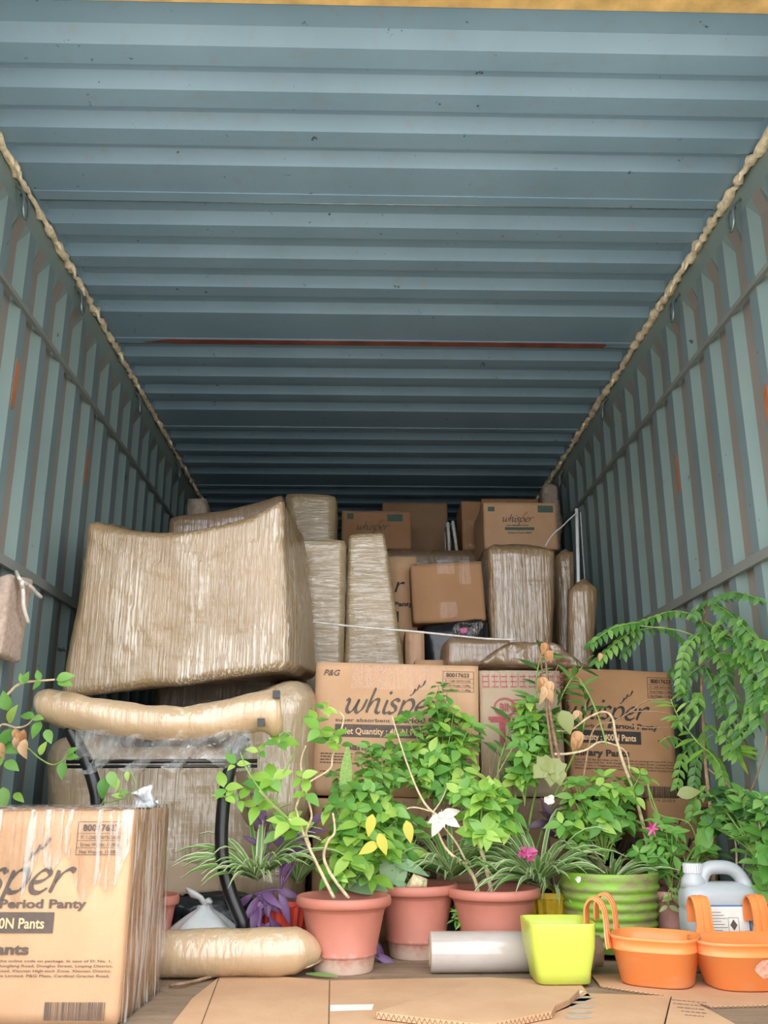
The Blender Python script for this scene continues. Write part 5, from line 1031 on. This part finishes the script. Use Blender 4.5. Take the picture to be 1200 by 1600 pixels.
P = Plant('potted_plant', 'bushy dark-leaved plant at the right edge behind the jerry can', (cx, Y, 0)); pot(P.root, cx, Y, .06, .15, 'mauve_pot'); Z = lambda l: P.pts(l, Y)
for l in ([(1150,1405),(1165,1340),(1170,1305),(1172,1250)], [(1155,1405),(1185,1330),(1185,1270)], [(1150,1400),(1150,1320),(1135,1280)]): P.stem(Z(l), .004, .002, 'stem_pale')
P.cluster(1150, 1270, Y, 50, 45, 38, OD(), 23*mpp(Y), 4, 'stem_green', (1180, 1340), .07); P.cluster(1190, 1330, Y-.05, 22, 22, 11, [leaf('round', 'leaf_mid', .8, .2), leaf('ovate', 'leaf_mid', .7, .2)], 30*mpp(Y), 3, 'stem_green', (1200, 1390), .03); P.cluster(1190, 1385, Y-.06, 18, 16, 6, [leaf('round', 'leaf_mid', .85, .2)], 28*mpp(Y), 3, 'stem_green', (1200, 1405), .02)
# vine at the left wall
Y = 2.72; cx = at(38, 1450, Y).x
P = Plant('potted_vine', 'straggling vine with browned leaves by the left wall behind the front carton', (cx, Y, 0)); pot(P.root, cx, Y, .10, .17); Z = lambda l: P.pts(l, Y)
S = P.stem(Z([(38,1440),(-10,1300),(-25,1180),(0,1102),(14,1083),(32,1068),(60,1064),(86,1062)]), .006, .003, 'stem_pale'); P.stem(Z([(-15,1180),(0,1134),(25,1137),(42,1133),(54,1120)]), .004, .002, 'stem_pale'); P.stem(Z([(-15,1240),(10,1150),(42,1168),(62,1185),(82,1195),(98,1188),(104,1178)]), .0028, .0018, 'stem_green'); P.stem(Z([(38,1440),(120,1300),(160,1255),(165,1220)]), .003, .0015, 'stem_green'); P.stem(Z([(160,1255),(200,1245),(212,1225),(200,1200)]), .002, .0015, 'stem_green')
for (x, y, d, s_) in ((88,1062,(.9,-.2,.35),30),(90,1064,(.9,-.3,-.2),28),(62,1063,(-.3,-.3,1),18),(64,1064,(-.5,-.3,-.6),18),(38,1068,(.2,-.3,1),20),(36,1068,(-.3,-.3,.9),18),(12,1110,(-.2,-.5,.9),32),(14,1130,(.2,-.4,.5),34),(20,1140,(-.4,-.4,-.6),34),(54,1120,(-1,-.2,.2),24),(52,1122,(.6,-.4,.0),22),(64,1128,(-.4,-.5,-.9),28),(72,1140,(.5,-.4,-.8),26),(62,1180,(.3,-.3,.8),24),(0,1165,(1,-.4,-.2),34),(4,1180,(-.4,-.4,-.7),34),(98,1190,(.1,-.3,-1),28),(104,1184,(.8,-.3,.1),22),(106,1178,(.6,-.3,.5),18),(165,1215,(-.1,-.4,-1),32),(172,1205,(.4,-.4,-.9),28),(183,1215,(.1,-.3,-1),20),(198,1205,(.2,-.3,-1),16),(5,1230,(.2,-.4,-1),36),(22,1240,(.6,-.4,-.3),24),(185,1240,(.6,-.4,.2),18),(192,1245,(-.6,-.4,.2),18),(8,1190,(.9,-.4,-.4),30)):
    P.leafat(P.rng.choice(OM()), at(x, y, Y-.02), d, (0,-.9,.5), s_*mpp(Y))
for (x, y) in ((24,1138),(30,1142),(38,1140),(28,1150),(40,1155),(2,1160),(34,1160)): P.leafat(P.rng.choice(dr), at(x, y, Y-.04), (P.rng.uniform(-.3,.3), -.2, -1), (0,-1,.1), 26*mpp(Y), 'dried_leaf')
# small pot behind the front carton
Y = 2.75; cx = at(236, 1430, Y).x; Y = 2.86; cx = at(232, 1430, Y).x
rt = thing('flower_pot', 'empty terracotta pot half hidden behind the front left carton', 'flower pot', (cx, Y, 0)); pot(rt, cx, Y, .085, .19)
# fallen strap leaf
mb = MB(); a_, b__ = flr(478,1523,.006), flr(528,1527,.006); vs = []
for i in range(7): t_ = i/6; p = a_.lerp(b__, t_); w_ = .009*math.sin(math.pi*t_)+.001; vs += [p+Vector((0,-w_,.001)), p+Vector((0,w_,.004+.003*math.sin(3*t_)))]
mb.add(vs, [(2*i, 2*i+2, 2*i+3, 2*i+1) for i in range(6)], True); tag(mb.build('fallen_leaf', 'leaf_strap'), 'single fallen pale green strap leaf at the foot of the front terracotta pot', 'leaf')

for p_ in PL: p_.done()
